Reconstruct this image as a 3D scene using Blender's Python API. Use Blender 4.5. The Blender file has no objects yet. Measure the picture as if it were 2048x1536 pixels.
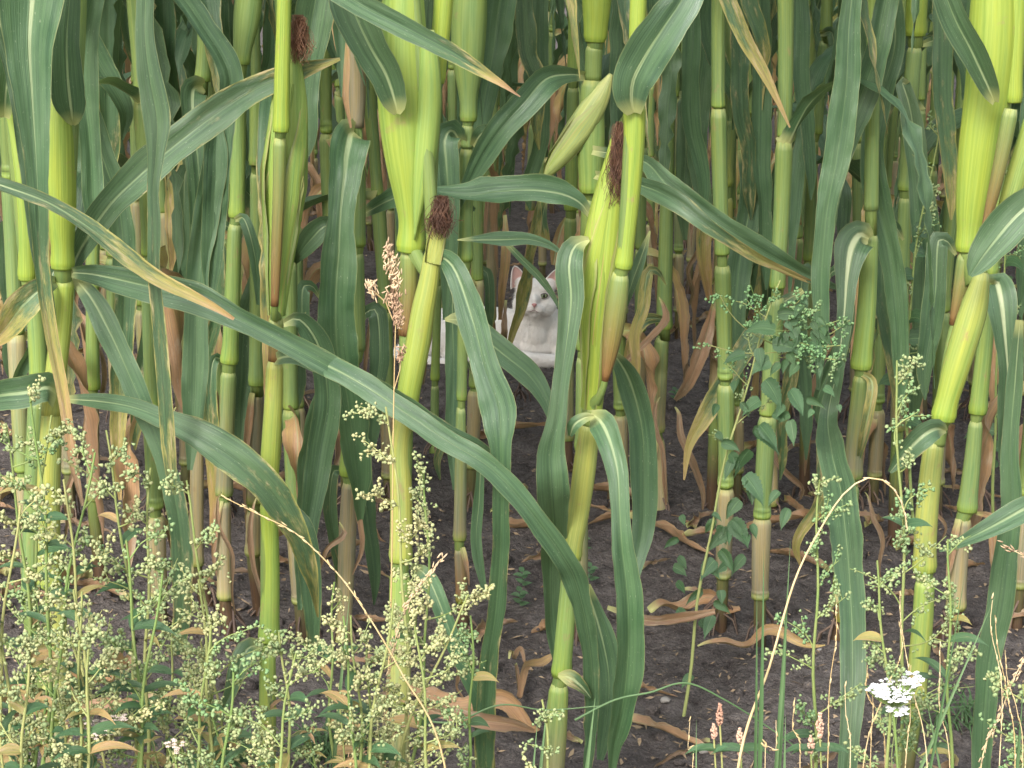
import bpy, bmesh, math, random
import numpy as np
from mathutils import Vector, Matrix, Euler, noise
R = math.radians
scene = bpy.context.scene
COL = scene.collection
# ------------------------------------------------------------ camera, sky, sun, exposure
CAM_H, PITCH, FPX = 1.15, R(14.0), 3960.0
cd = bpy.data.cameras.new('camera'); cam = bpy.data.objects.new('camera', cd); COL.objects.link(cam)
cam.location = (0, 0, CAM_H); cam.rotation_euler = (R(90) - PITCH, 0, 0)
cd.sensor_width = 36; cd.lens = 36 * FPX / 2048; cd.clip_start = .05; cd.clip_end = 500
scene.camera = cam
SUN_EL, SUN_AZ = R(37), R(202)        # compass style: behind the camera, a little to the left
w = bpy.data.worlds.new("World"); scene.world = w; w.use_nodes = True
nt = w.node_tree; bg = nt.nodes['Background']
sky = nt.nodes.new('ShaderNodeTexSky'); sky.sky_type = 'NISHITA'; sky.sun_disc = False
sky.sun_elevation = SUN_EL; sky.sun_rotation = SUN_AZ; sky.air_density = 1.6; sky.dust_density = 3
hs = nt.nodes.new('ShaderNodeHueSaturation'); hs.inputs['Saturation'].default_value = .5
nt.links.new(sky.outputs[0], hs.inputs['Color']); nt.links.new(hs.outputs[0], bg.inputs[0])
bg.inputs[1].default_value = .15
sl = bpy.data.lights.new('sun', 'SUN'); sl.energy = 2.2; sl.angle = R(22); sl.color = (1, .975, .94)
so = bpy.data.objects.new('sun', sl); COL.objects.link(so)
sd = Vector((math.sin(SUN_AZ) * math.cos(SUN_EL), math.cos(SUN_AZ) * math.cos(SUN_EL), math.sin(SUN_EL)))
so.rotation_euler = sd.to_track_quat('Z', 'Y').to_euler(); so.location = sd * 20
scene.view_settings.view_transform = 'Standard'; scene.view_settings.look = 'None'
scene.view_settings.exposure = 1.06; scene.view_settings.gamma = 1
scene.cycles.max_bounces = 6; scene.cycles.transparent_max_bounces = 4

# ------------------------------------------------------------ pixel (2048 wide photo) -> place in the world
FW = Vector((0, math.cos(PITCH), -math.sin(PITCH))); UP = Vector((0, math.sin(PITCH), math.cos(PITCH)))
CP = Vector((0, 0, CAM_H))
def at(px, py, D):
    d = FW + Vector((1, 0, 0)) * ((px - 1024) / FPX) - UP * ((py - 768) / FPX)
    return CP + d * (D / d.y)
def mpp(p): return (p - CP).dot(FW) / FPX          # metres per photo pixel there
def proj(p):
    q = p - CP; z = q.dot(FW)
    return 1024 + FPX * q.x / z, 768 - FPX * q.dot(UP) / z

# ------------------------------------------------------------ materials
def newmat(name):
    m = bpy.data.materials.new(name); m.use_nodes = True; t = m.node_tree
    b = t.nodes['Principled BSDF']
    return m, t, b
class NT:
    def __init__(s, t): s.t = t
    def n(s, ty, **k):
        x = s.t.nodes.new(ty)
        for a, v in k.items(): setattr(x, a, v)
        return x
    def put(s, sock, v):
        if hasattr(v, 'links') or hasattr(v, 'is_output'): s.t.links.new(v, sock)
        elif v is not None:
            if isinstance(v, tuple) and len(v) == 3 and sock.type == 'RGBA': v = v + (1,)
            sock.default_value = v
    def math(s, op, a, b=None, c=None, clamp=False):
        x = s.n('ShaderNodeMath', operation=op, use_clamp=clamp); s.put(x.inputs[0], a)
        if b is not None: s.put(x.inputs[1], b)
        if c is not None: s.put(x.inputs[2], c)
        return x.outputs[0]
    def mr(s, v, a, b, c=0., d=1., smooth=False):
        x = s.n('ShaderNodeMapRange'); x.interpolation_type = 'SMOOTHSTEP' if smooth else 'LINEAR'
        s.put(x.inputs[0], v)
        for i, q in enumerate((a, b, c, d)): s.put(x.inputs[i + 1], q)
        return x.outputs[0]
    def mix(s, f, a, b, mode='MIX'):
        x = s.n('ShaderNodeMix', data_type='RGBA', blend_type=mode)
        s.put(x.inputs[0], f); s.put(x.inputs[6], a); s.put(x.inputs[7], b); return x.outputs[2]
    def noise(s, vec, scale, detail=3, rough=.55):
        x = s.n('ShaderNodeTexNoise'); s.put(x.inputs['Vector'], vec); x.inputs['Scale'].default_value = scale
        x.inputs['Detail'].default_value = detail; x.inputs['Roughness'].default_value = rough; return x.outputs['Fac']
    def ramp(s, v, stops):
        x = s.n('ShaderNodeValToRGB'); e = x.color_ramp.elements
        while len(e) < len(stops): e.new(.5)
        for i, (p, c) in enumerate(stops):
            e[i].position = p; e[i].color = (c if len(c) == 4 else c + (1,)) if isinstance(c, tuple) else (c, c, c, 1)
        s.put(x.inputs[0], v); return x.outputs[0]
    def comb(s, x, y, z):
        c = s.n('ShaderNodeCombineXYZ'); s.put(c.inputs[0], x); s.put(c.inputs[1], y); s.put(c.inputs[2], z); return c.outputs[0]
    def bump(s, h, strength, dist, b):
        x = s.n('ShaderNodeBump'); x.inputs['Strength'].default_value = strength; x.inputs['Distance'].default_value = dist
        s.put(x.inputs['Height'], h); s.put(b.inputs['Normal'], x.outputs[0])

def uvrand(N):
    uv = N.n('ShaderNodeUVMap'); sp = N.n('ShaderNodeSeparateXYZ'); N.put(sp.inputs[0], uv.outputs[0])
    oi = N.n('ShaderNodeObjectInfo')
    return sp.outputs[0], sp.outputs[1], oi.outputs['Random']

def leaf_material(name, g1, g2, weed=False):
    m, t, b = newmat(name); N = NT(t)
    u, v, rnd = uvrand(N)
    at_ = N.n('ShaderNodeAttribute', attribute_name='Col'); sc = N.n('ShaderNodeSeparateColor'); N.put(sc.inputs[0], at_.outputs['Color'])
    dry = sc.outputs[0]; pale = sc.outputs[1]
    r50 = N.math('MULTIPLY', rnd, 50.)
    d = N.math('ABSOLUTE', N.math('SUBTRACT', N.math('MULTIPLY', u, 2.), 1.))
    low = N.noise(N.comb(N.math('ADD', N.math('MULTIPLY', u, .8), r50), N.math('MULTIPLY', v, 9.), r50), 1.3, 4)
    vein = N.noise(N.comb(N.math('ADD', N.math('MULTIPLY', u, 42.), r50), N.math('MULTIPLY', v, 3.), 0.), 1., 2, .6)
    vein2 = N.noise(N.comb(N.math('ADD', N.math('MULTIPLY', u, 110.), r50), N.math('MULTIPLY', v, 10.), 3.), 1., 1, .6)
    blot = N.noise(N.comb(N.math('ADD', N.math('MULTIPLY', u, 3.), r50), N.math('MULTIPLY', v, 22.), r50), 1., 5, .7)
    green = N.mix(N.mr(low, .3, .7), g1, g2)
    gh = N.n('ShaderNodeHueSaturation')
    N.put(gh.inputs['Hue'], N.mr(rnd, 0., 1., .475, .515)); N.put(gh.inputs['Saturation'], N.mr(N.math('FRACT', N.math('MULTIPLY', rnd, 7.3)), 0., 1., .85, 1.1))
    N.put(gh.inputs['Value'], N.mr(N.math('FRACT', N.math('MULTIPLY', rnd, 13.7)), 0., 1., .62, 1.22)); N.put(gh.inputs['Color'], green)
    green = N.mix(N.mr(vein, .35, .68, 0., .5), gh.outputs[0], (.16, .27, .13))
    green = N.mix(N.mr(vein2, .42, .72, 0., .4), green, (.03, .075, .045))
    strk = N.noise(N.comb(N.math('ADD', N.math('MULTIPLY', u, 13.), r50), N.math('MULTIPLY', v, 2.2), 7.), 1., 3, .6)
    green = N.mix(N.mr(strk, .42, .7, 0., .45), green, (.12, .22, .10)); green = N.mix(N.mr(strk, .5, .3, 0., .4), green, (.034, .085, .054))
    if not weed:
        speck = N.noise(N.comb(N.math('ADD', N.math('MULTIPLY', u, 30.), r50), N.math('MULTIPLY', v, 160.), 0.), 1., 1)
        green = N.mix(N.mr(speck, .70, .76, 0., .45), green, (.40, .45, .30))
    # dryness
    dd = N.math('ADD', dry, N.math('MULTIPLY', N.math('SUBTRACT', blot, .5), .62))
    dd = N.math('ADD', dd, N.mr(d, .80, 1., 0., .12))
    drycol = N.ramp(dd, [(.12, (.17, .24, .06)), (.30, (.36, .36, .08)), (.45, (.54, .39, .13)), (.62, (.50, .28, .135)), (.8, (.36, .195, .105)), (1., (.21, .13, .085))])
    drycol = N.mix(N.mr(vein, .3, .62, .55, .0), drycol, (.15, .10, .065))
    drycol = N.mix(N.mr(strk, .5, .66, 0., .6), drycol, (.20, .14, .10)); drycol = N.mix(N.mr(blot, .55, .68, 0., .5), drycol, (.55, .45, .32))
    drycol = N.mix(N.mr(vein2, .4, .8, .0, .35), drycol, (.62, .45, .30))
    f = N.mr(dd, .15, .30, smooth=True)
    c = N.mix(f, green, drycol)
    # midrib: broad and pale by the collar, thin towards the tip
    mw = N.mr(v, 0., .16, .15, .034) if not weed else .04
    mw = N.math('ADD', mw, N.math('MULTIPLY', pale, N.mr(v, .08, .35, .12, .015)))
    mid = N.mr(d, mw, N.math('MULTIPLY', mw, .45), 0., 1., True)
    near = N.mr(v, 0., .20, .9, .22)
    midf = N.math('MULTIPLY', mid, N.math('MAXIMUM', near, N.math('MULTIPLY', pale, N.mr(v, .10, .38, 1., .35))))
    ribc = N.mix(N.math('MAXIMUM', N.math('MULTIPLY', pale, N.mr(v, .1, .4, 1., .5)), N.mr(v, 0., .2, .8, 0.)), (.20, .32, .12), (.46, .52, .31))
    if weed: ribc = (.2, .32, .14)
    c = N.mix(N.math('MULTIPLY', midf, N.mr(dd, .5, .8, 1., .3)), c, ribc)
    if not weed:
        c = N.mix(N.mr(N.math('ADD', v, N.math('MULTIPLY', vein, .012)), .030, .010, 0., .85), c, (.52, .54, .22))
        c = N.mix(N.math('MULTIPLY', N.mr(d, .955, .985), .38), c, (.42, .42, .17))
    N.put(b.inputs['Base Color'], c)
    N.put(b.inputs['Roughness'], N.mr(blot, .3, .7, .30, .48)); b.inputs['Specular IOR Level'].default_value = .6
    h = N.math('ADD', N.math('MULTIPLY', vein, .6), N.math('MULTIPLY', vein2, .4)); h = N.math('ADD', h, N.math('MULTIPLY', mid, -.5 if not weed else .5))
    h = N.math('ADD', h, N.math('MULTIPLY', N.math('MULTIPLY', blot, f), 1.5))
    N.bump(h, .6, .0022, b)
    tr = N.n('ShaderNodeBsdfTranslucent'); N.put(tr.inputs[0], N.mix(.5, c, (.35, .5, .08), 'MULTIPLY') if False else N.mix(.35, c, (.30, .42, .06)))
    ms = N.n('ShaderNodeMixShader'); ms.inputs[0].default_value = .23
    t.links.new(b.outputs[0], ms.inputs[1]); t.links.new(tr.outputs[0], ms.inputs[2])
    t.links.new(ms.outputs[0], t.nodes['Material Output'].inputs[0])
    return m

def stalk_material():
    m, t, b = newmat('maize_stalk'); N = NT(t)
    u, v, rnd = uvrand(N); r50 = N.math('MULTIPLY', rnd, 50.)
    at_ = N.n('ShaderNodeAttribute', attribute_name='Col'); c = at_.outputs['Color']
    st = N.noise(N.comb(N.math('ADD', N.math('MULTIPLY', u, 46.), r50), N.math('MULTIPLY', v, 5.), 0.), 1., 2, .6)
    st2 = N.noise(N.comb(N.math('ADD', N.math('MULTIPLY', u, 12.), r50), N.math('MULTIPLY', v, 7.), 5.), 1., 4, .6)
    bl = N.noise(N.comb(N.math('ADD', N.math('MULTIPLY', u, 4.), r50), N.math('MULTIPLY', v, 26.), 9.), 1., 5, .7)
    c = N.mix(N.mr(st, .32, .66, .6, 0.), c, N.mix(1., c, (.55, .66, .45), 'MULTIPLY'))
    c = N.mix(N.mr(st2, .45, .72, 0., .6), c, N.mix(1., c, (1.35, 1.12, .62), 'MULTIPLY'))
    c = N.mix(N.mr(st2, .46, .28, 0., .75), c, N.mix(1., c, (.62, .80, .85), 'MULTIPLY'))
    c = N.mix(N.mr(bl, .60, .72, 0., .6), c, (.30, .20, .11))
    seam = N.math('ABSOLUTE', N.math('SUBTRACT', u, N.math('ADD', N.mr(rnd, 0., 1., .1, .6), N.math('MULTIPLY', v, .9))))
    c = N.mix(N.mr(seam, .004, .022, .6, 0.), c, (.42, .27, .13))
    N.put(b.inputs['Base Color'], c); b.inputs['Roughness'].default_value = .5; b.inputs['Specular IOR Level'].default_value = .35
    N.bump(N.math('ADD', st, N.math('MULTIPLY', bl, .6)), .55, .0015, b)
    tr = N.n('ShaderNodeBsdfTranslucent'); N.put(tr.inputs[0], c)
    ms = N.n('ShaderNodeMixShader'); ms.inputs[0].default_value = .12
    t.links.new(b.outputs[0], ms.inputs[1]); t.links.new(tr.outputs[0], ms.inputs[2]); t.links.new(ms.outputs[0], t.nodes['Material Output'].inputs[0])
    return m

def simple(name, c1, c2, scale=60, rough=.6, bumpd=0., spec=.3, objrand=True, vcol=False, trans=0.):
    m, t, b = newmat(name); N = NT(t)
    tc = N.n('ShaderNodeTexCoord'); oi = N.n('ShaderNodeObjectInfo')
    nz = N.noise(tc.outputs['Object'], scale, 4)
    f = N.math('ADD', N.math('MULTIPLY', nz, .9), N.math('MULTIPLY', N.math('SUBTRACT', oi.outputs['Random'], .5), .7 if objrand else 0.))
    f = N.mr(f, .15, .8)
    if vcol: f = N.math('ADD', N.math('MULTIPLY', N.n('ShaderNodeAttribute', attribute_name='Col').outputs['Fac'], .8), N.math('MULTIPLY', f, .35), clamp=True)
    c = N.mix(f, c1, c2); N.put(b.inputs['Base Color'], c)
    b.inputs['Roughness'].default_value = rough; b.inputs['Specular IOR Level'].default_value = spec
    if bumpd: N.bump(N.noise(tc.outputs['Object'], scale * 3, 3), .6, bumpd, b)
    if trans:
        tr = N.n('ShaderNodeBsdfTranslucent'); N.put(tr.inputs[0], c); ms = N.n('ShaderNodeMixShader'); ms.inputs[0].default_value = trans
        t.links.new(b.outputs[0], ms.inputs[1]); t.links.new(tr.outputs[0], ms.inputs[2]); t.links.new(ms.outputs[0], t.nodes['Material Output'].inputs[0])
    return m

def soil_material():
    m, t, b = newmat('soil'); N = NT(t); tc = N.n('ShaderNodeTexCoord'); o = tc.outputs['Object']
    n1 = N.noise(o, 5, 6, .6); n2 = N.noise(o, 45, 6, .7); n3 = N.noise(o, 260, 4, .7)
    vo = N.n('ShaderNodeTexVoronoi'); N.put(vo.inputs['Vector'], o); vo.inputs['Scale'].default_value = 120
    c = N.mix(N.mr(n1, .3, .7), (.132, .115, .110), (.225, .198, .186))
    c = N.mix(N.mr(n2, .35, .60, .7, 0.), c, (.055, .043, .041))
    c = N.mix(N.mr(n3, .55, .68, 0., .65), c, (.36, .30, .26))
    c = N.mix(N.mr(N.noise(o, 90, 3), .66, .72, 0., .6), c, (.28, .21, .14))
    N.put(b.inputs['Base Color'], c); b.inputs['Roughness'].default_value = .95; b.inputs['Specular IOR Level'].default_value = .15
    h = N.math('ADD', N.math('MULTIPLY', n2, 1.2), N.math('ADD', N.math('MULTIPLY', n3, .5), N.math('MULTIPLY', vo.outputs['Distance'], .25)))
    N.bump(h, 1., .02, b)
    return m

M_LEAF = leaf_material('maize_leaf', (.036, .092, .046), (.088, .160, .078))
M_WLEAF = leaf_material('weed_leaf', (.028, .095, .035), (.055, .14, .05), True)
M_STALK = stalk_material()
M_SILK = simple('corn_silk', (.06, .028, .017), (.26, .13, .07), 90, .6, 0, .3)
M_SOIL = soil_material()
M_SEED = simple('goosefoot_seed', (.15, .27, .12), (.44, .41, .21), 40, .8, .0006, .15, vcol=True)
M_WSTEM = simple('weed_stem', (.16, .24, .07), (.33, .33, .13), 30, .6)
M_STRAW = simple('straw', (.50, .36, .17), (.68, .54, .32), 30, .55)
M_GRASS = simple('grass_blade', (.08, .15, .06), (.15, .24, .11), 25, .5, trans=.2)
M_HEAD = simple('grass_seed_head', (.40, .26, .17), (.62, .47, .30), 120, .8)
M_WHITE = simple('yarrow_petal', (.72, .72, .74), (.84, .84, .84), 200, .7, trans=.15)
M_FADE = simple('faded_petal', (.42, .30, .24), (.66, .58, .52), 200, .7)
M_PINK = simple('persicaria_bud', (.42, .24, .17), (.58, .38, .28), 300, .7)
M_LITTER = simple('litter', (.20, .14, .09), (.50, .38, .24), 9, .8)
M_ROOT = simple('prop_root', (.08, .055, .045), (.17, .12, .09), 40, .8)
M_STONE = simple('pebble', (.25, .23, .21), (.45, .42, .39), 40, .9, .002)

# ------------------------------------------------------------ mesh builder
ORG = {}
class MB:
    def __init__(s): s.v = []; s.f = []; s.uv = []; s.c = []; s.mi = []; s.m = 0
    def ribbon(s, P, W, N0, roll, dry, fold=.25, curl=0., ruf=.1, seed=0, nu=8, v0=0., rev=False, pale=0., wrap=0.):
        rg = random.Random(seed); n = len(P); ph = [rg.uniform(0, 6.28) for _ in range(8)]; b = len(s.v)
        L = [0.]
        for i in range(1, n): L.append(L[-1] + (P[i] - P[i - 1]).length)
        qc = rg.uniform(-.55, .55); ca = rg.choice((-1, 1)) * rg.uniform(.15, .75)
        wl = [rg.uniform(.07, .16), rg.uniform(.07, .16), rg.uniform(.03, .05)]
        for i in range(n):
            T = (P[min(i + 1, n - 1)] - P[max(i - 1, 0)]).normalized()
            S = T.cross(N0[i]); S = S.normalized() if S.length > 1e-5 else Vector((1, 0, 0))
            Nn = S.cross(T).normalized(); r = roll[i] + .12 * math.sin(L[i] / .11 + ph[4])
            S2 = S * math.cos(r) + Nn * math.sin(r); N2 = S2.cross(T).normalized()
            hw = W[i] / 2; vv = (L[-1] - L[i]) if rev else L[i]
            for k in range(nu + 1):
                q = 2 * k / nu - 1; a = abs(q); sd = 0 if q < 0 else 1
                rf = ruf * (a ** 2) * (1 + noise.noise(Vector((L[i] * 8, seed, sd)))) * (math.sin(L[i] * 6.28 / wl[sd] + ph[sd] + 2 * noise.noise(Vector((L[i] * 5, sd, seed)))) + .35 * math.sin(L[i] * 6.28 / wl[2] + ph[2 + sd])) * min(1, i / 5, (n - 1 - i) / 3 + .2)
                dy_ = max(0, dry[i] - .45) if ruf > .01 else 0; jg = 1 - a ** 4 * .10 * max(0, noise.noise(Vector((L[i] * 55, sd * 7., seed * .6)))) - dy_ * .9 * abs(noise.noise(Vector((L[i] * 70, sd * 9., seed * .9)))) * a
                ck = (1.3 + 3 * dy_) * noise.noise(Vector((L[i] * 11 + seed * 1.7, q * 1.6, seed * .31))) * .16 + noise.noise(Vector((L[i] * 34 + seed, q * 2.5, 5.))) * .075
                cw = max(0, noise.noise(Vector((L[i] * 6, seed * .77, 2.))) + .25) * ca * (ruf > .01)
                z = hw * (max(0, q - qc) * cw + fold * (a - .5) + curl * q * q + rf + ck * (ruf > .01))
                wq = jg * q * hw * (1 - .10 * ruf * 5 * a * math.sin(L[i] * 6.28 / wl[1 - sd] + ph[5]))
                if wrap and L[i] < .05:
                    wf = (1 - L[i] / .05) ** 1.2; an = q * 2.3; wq = wq * (1 - wf) + wrap * math.sin(an) * wf; z = z * (1 - wf) + wrap * (1 - math.cos(an)) * wf
                s.v.append(P[i] + S2 * wq + N2 * z); s.uv.append((k / nu, vv)); s.c.append((dry[i], pale, 0, 1))
        for i in range(n - 1):
            for k in range(nu):
                a = b + i * (nu + 1) + k; s.f.append((a, a + 1, a + nu + 2, a + nu + 1)); s.mi.append(s.m)
    def tube(s, P, Rr, cols=None, n=12, flat=1., cap=True, seed=0, lump=0.):
        b = len(s.v); L = 0.; m = len(P); col = cols or [(0, 0, 0)] * m
        for i in range(m):
            T = (P[min(i + 1, m - 1)] - P[max(i - 1, 0)]).normalized()
            A = T.cross(Vector((0.0, 1, 0.02))); A = A.normalized() if A.length > 1e-3 else T.cross(Vector((1, 0, 0))).normalized()
            B = A.cross(T).normalized()
            if i: L += (P[i] - P[i - 1]).length
            for k in range(n + 1):
                an = 6.28318 * k / n; rr = Rr[i] * (1 + lump * noise.noise(Vector((math.cos(an) * 1.5 + seed, math.sin(an) * 1.5, L * 9))))
                s.v.append(P[i] + A * (math.cos(an) * rr) + B * (math.sin(an) * rr * flat)); s.uv.append((k / n, L + seed * .37)); s.c.append(tuple(col[i]) + (1,))
        for i in range(m - 1):
            for k in range(n):
                a = b + i * (n + 1) + k; s.f.append((a, a + n + 1, a + n + 2, a + 1)); s.mi.append(s.m)
        if cap:
            for e, i in ((0, 0), (1, m - 1)):
                s.v.append(P[i].copy()); s.uv.append((.5, L * e)); s.c.append(tuple(col[i]) + (1,)); ci = len(s.v) - 1
                for k in range(n):
                    a = b + i * (n + 1) + k; s.f.append((ci, a, a + 1) if e == 0 else (ci, a + 1, a)); s.mi.append(s.m)
    def blob(s, c, r, tmpl, col=0., rot=None, sc=(1, 1, 1)):
        b = len(s.v); V, F = tmpl
        for q in V:
            p = Vector((q[0] * sc[0], q[1] * sc[1], q[2] * sc[2])) * r
            if rot is not None: p = rot @ p
            s.v.append(c + p); s.uv.append((0, 0)); s.c.append((col, col, col, 1))
        for f in F: s.f.append(tuple(b + x for x in f)); s.mi.append(s.m)
    def flat(s, poly, col=0., uv=None):
        b = len(s.v)
        for i, p in enumerate(poly): s.v.append(p); s.uv.append(uv[i] if uv else (0, 0)); s.c.append((col, 0, 0, 1))
        s.f.append(tuple(range(b, b + len(poly)))); s.mi.append(s.m)
    def build(s, name, mats, parent=None, origin=None):
        if not isinstance(mats, (list, tuple)): mats = [mats]
        o0 = origin if origin is not None else (ORG[parent.name] if parent is not None else (0, 0, 0)); o0 = Vector(o0)
        me = bpy.data.meshes.new(name); me.from_pydata([tuple(p - o0) for p in s.v], [], s.f)
        for m in mats: me.materials.append(m)
        ul = me.uv_layers.new(name='UVMap'); li = np.zeros(len(me.loops), dtype=np.int32); me.loops.foreach_get('vertex_index', li)
        ul.data.foreach_set('uv', np.array(s.uv, dtype=np.float32)[li].ravel())
        ca = me.color_attributes.new('Col', 'FLOAT_COLOR', 'POINT'); ca.data.foreach_set('color', np.array(s.c, dtype=np.float32).ravel())
        me.polygons.foreach_set('use_smooth', [True] * len(me.polygons)); me.polygons.foreach_set('material_index', s.mi)
        ob = bpy.data.objects.new(name, me); COL.objects.link(ob)
        if parent is not None: ob.parent = parent
        else: ob.location = o0
        ORG[ob.name] = tuple(o0)
        return ob
def thing(name, loc, label, cat, group=None):
    o = bpy.data.objects.new(name, None); COL.objects.link(o); o.location = loc; ORG[o.name] = tuple(loc); o.empty_display_size = .05
    return tag(o, label, cat, group)
def tag(o, label, cat, group=None):
    o['label'] = label; o['category'] = cat
    if group: o['group'] = group
    return o
def crom(Q, n):
    """Catmull-Rom through tuples Q, n samples spread by chord length"""
    Q = [tuple(q) for q in Q]; m = len(Q)
    if m == 2: Q = [Q[0], tuple((a + b) / 2 for a, b in zip(*Q)), Q[1]]; m = 3
    d = [0.]
    for i in range(1, m): d.append(d[-1] + max(1e-6, math.dist(Q[i][:3], Q[i - 1][:3])))
    out = []; j = 0
    for k in range(n):
        s = d[-1] * k / (n - 1)
        while j < m - 2 and s > d[j + 1]: j += 1
        t = min(1, (s - d[j]) / (d[j + 1] - d[j])); p1, p2 = Q[j], Q[j + 1]
        p0 = Q[j - 1] if j else tuple(2 * a - b for a, b in zip(p1, p2)); p3 = Q[j + 2] if j + 2 < m else tuple(2 * a - b for a, b in zip(p2, p1))
        out.append(tuple(.5 * (2 * b + (c - a) * t + (2 * a - 5 * b + 4 * c - e) * t * t + (3 * b - 3 * c + e - a) * t ** 3) for a, b, c, e in zip(p0, p1, p2, p3)))
    return out
def ico(sub, bump=0., seed=1):
    bm = bmesh.new(); bmesh.ops.create_icosphere(bm, subdivisions=sub, radius=1)
    V = [tuple(v.co * (1 + bump * noise.noise(v.co * 2.3 + Vector((seed, 0, 0))))) for v in bm.verts]; F = [tuple(v.index for v in f.verts) for f in bm.faces]
    bm.free(); return V, F
SEEDS = [ico(1, 1.3, k * 3.1) for k in range(5)]

# ------------------------------------------------------------ ground
def axis(a, b, d, far, g):
    xs = list(np.arange(a, b, d)); s = d; x = xs[-1]
    while x < far: s *= g; x += s; xs.append(x)
    return xs
ys = axis(1.0, 5.6, .014, 120, 1.06)
xr = axis(0, 1.7, .014, 60, 1.12); xs = [-x for x in reversed(xr[1:])] + xr
ys = [-25, -10, -3, -.5, .3, .7] + ys
def ground_z(x, y):
    if y > 14: return 0.
    p = Vector((x, y, 0))
    z = .016 * noise.noise(p * 2.1) + .012 * noise.noise(p * 9) + .011 * noise.noise(p * 24 + Vector((3, 1, 0)))
    if y < 7 and abs(x) < 2.4:
        z += .009 * noise.noise(p * 55); a = abs(noise.noise(p * 15 + Vector((9, 4, 0)))); z += .010 * max(0, .35 - a) * -1 + .004 * noise.noise(p * 110)
    return z
gv = [Vector((x, y, ground_z(x, y))) for y in ys for x in xs]; nx = len(xs)
gm = bpy.data.meshes.new('ground'); gm.from_pydata([tuple(p) for p in gv], [], [(j * nx + i, j * nx + i + 1, (j + 1) * nx + i + 1, (j + 1) * nx + i) for j in range(len(ys) - 1) for i in range(nx - 1)])
gm.materials.append(M_SOIL); gm.polygons.foreach_set('use_smooth', [True] * len(gm.polygons))
go = bpy.data.objects.new('ground', gm); COL.objects.link(go); go['kind'] = 'structure'

# ------------------------------------------------------------ colours of stalk pieces (as the plant has them)
PAL = dict(L=(.275, .36, .065), Y=(.34, .37, .11), M=(.205, .29, .11), O=(.18, .25, .08), B=(.20, .10, .045), T=(.38, .32, .20), P=(.25, .215, .145),
           G=(.255, .36, .095), W=(.48, .50, .22), D=(.10, .06, .04))
def lerp(a, b, t): return tuple(x + (y - x) * t for x, y in zip(a, b))
def sheath(mb, P3, W, c0, c1, node=True, seed=0, n=16):
    """a leaf sheath wrapped round the stem: swells and pinches to a ring at the node"""
    L = [0.]
    for i in range(1, len(P3)): L.append(L[-1] + (P3[i] - P3[i - 1]).length)
    tot = L[-1]; Rr = []; C = []
    ring = lerp(PAL[c1], (.30, .42, .05), .5)
    for i, l in enumerate(L):
        e = tot - l; r = W[i] / 2; t = l / tot; c = lerp(PAL[c0], PAL[c1], t)
        if node:
            if e < .022: r *= 1 + .09 * math.sin(min(1, (.022 - e) / .014) * 1.57); c = lerp(c, ring, max(0, 1 - e / .02))
            if e < .0035: r *= .93; c = lerp(c, (.17, .24, .05), .4)
        if l < .007: r *= .80 + .24 * math.sin(min(1, l / .006) * 1.57); c = lerp(c, PAL['W'], .6 * (1 - l / .007))
        Rr.append(r); C.append(c)
    mb.tube(P3, Rr, C, n, .92, True, seed, .05)

ALLP = []
def guard(P3, tol=0):
    for p in P3:
        x, y = proj(p)
        if 1008 - tol < x < 1122 + tol and 505 < y < 728: return True
        if 850 < x < 890 and 625 < y < 690: return True
    return False

VC = {}
def verts_np(ob):
    if ob.data.name not in VC:
        a = np.zeros(len(ob.data.vertices) * 3, dtype=np.float32); ob.data.vertices.foreach_get('co', a); VC[ob.data.name] = a.reshape(-1, 3)
    return VC[ob.data.name]
fw, up = np.array(FW), np.array(UP)
def clear_of(ob, M, boxes, lim):
    """False when a leaf would hang in front of what the photograph shows open there"""
    v = verts_np(ob); a = np.array(M); q = v @ a[:3, :3].T + a[:3, 3] - np.array(CP)
    z = q @ fw; x = 1024 + FPX * q[:, 0] / z; y = 768 - FPX * (q @ up) / z
    for b in boxes:
        if b[4] < lim: continue
        if ((x > b[0]) & (x < b[2]) & (y > b[1]) & (y < b[3])).any(): return False
    return True
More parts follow.
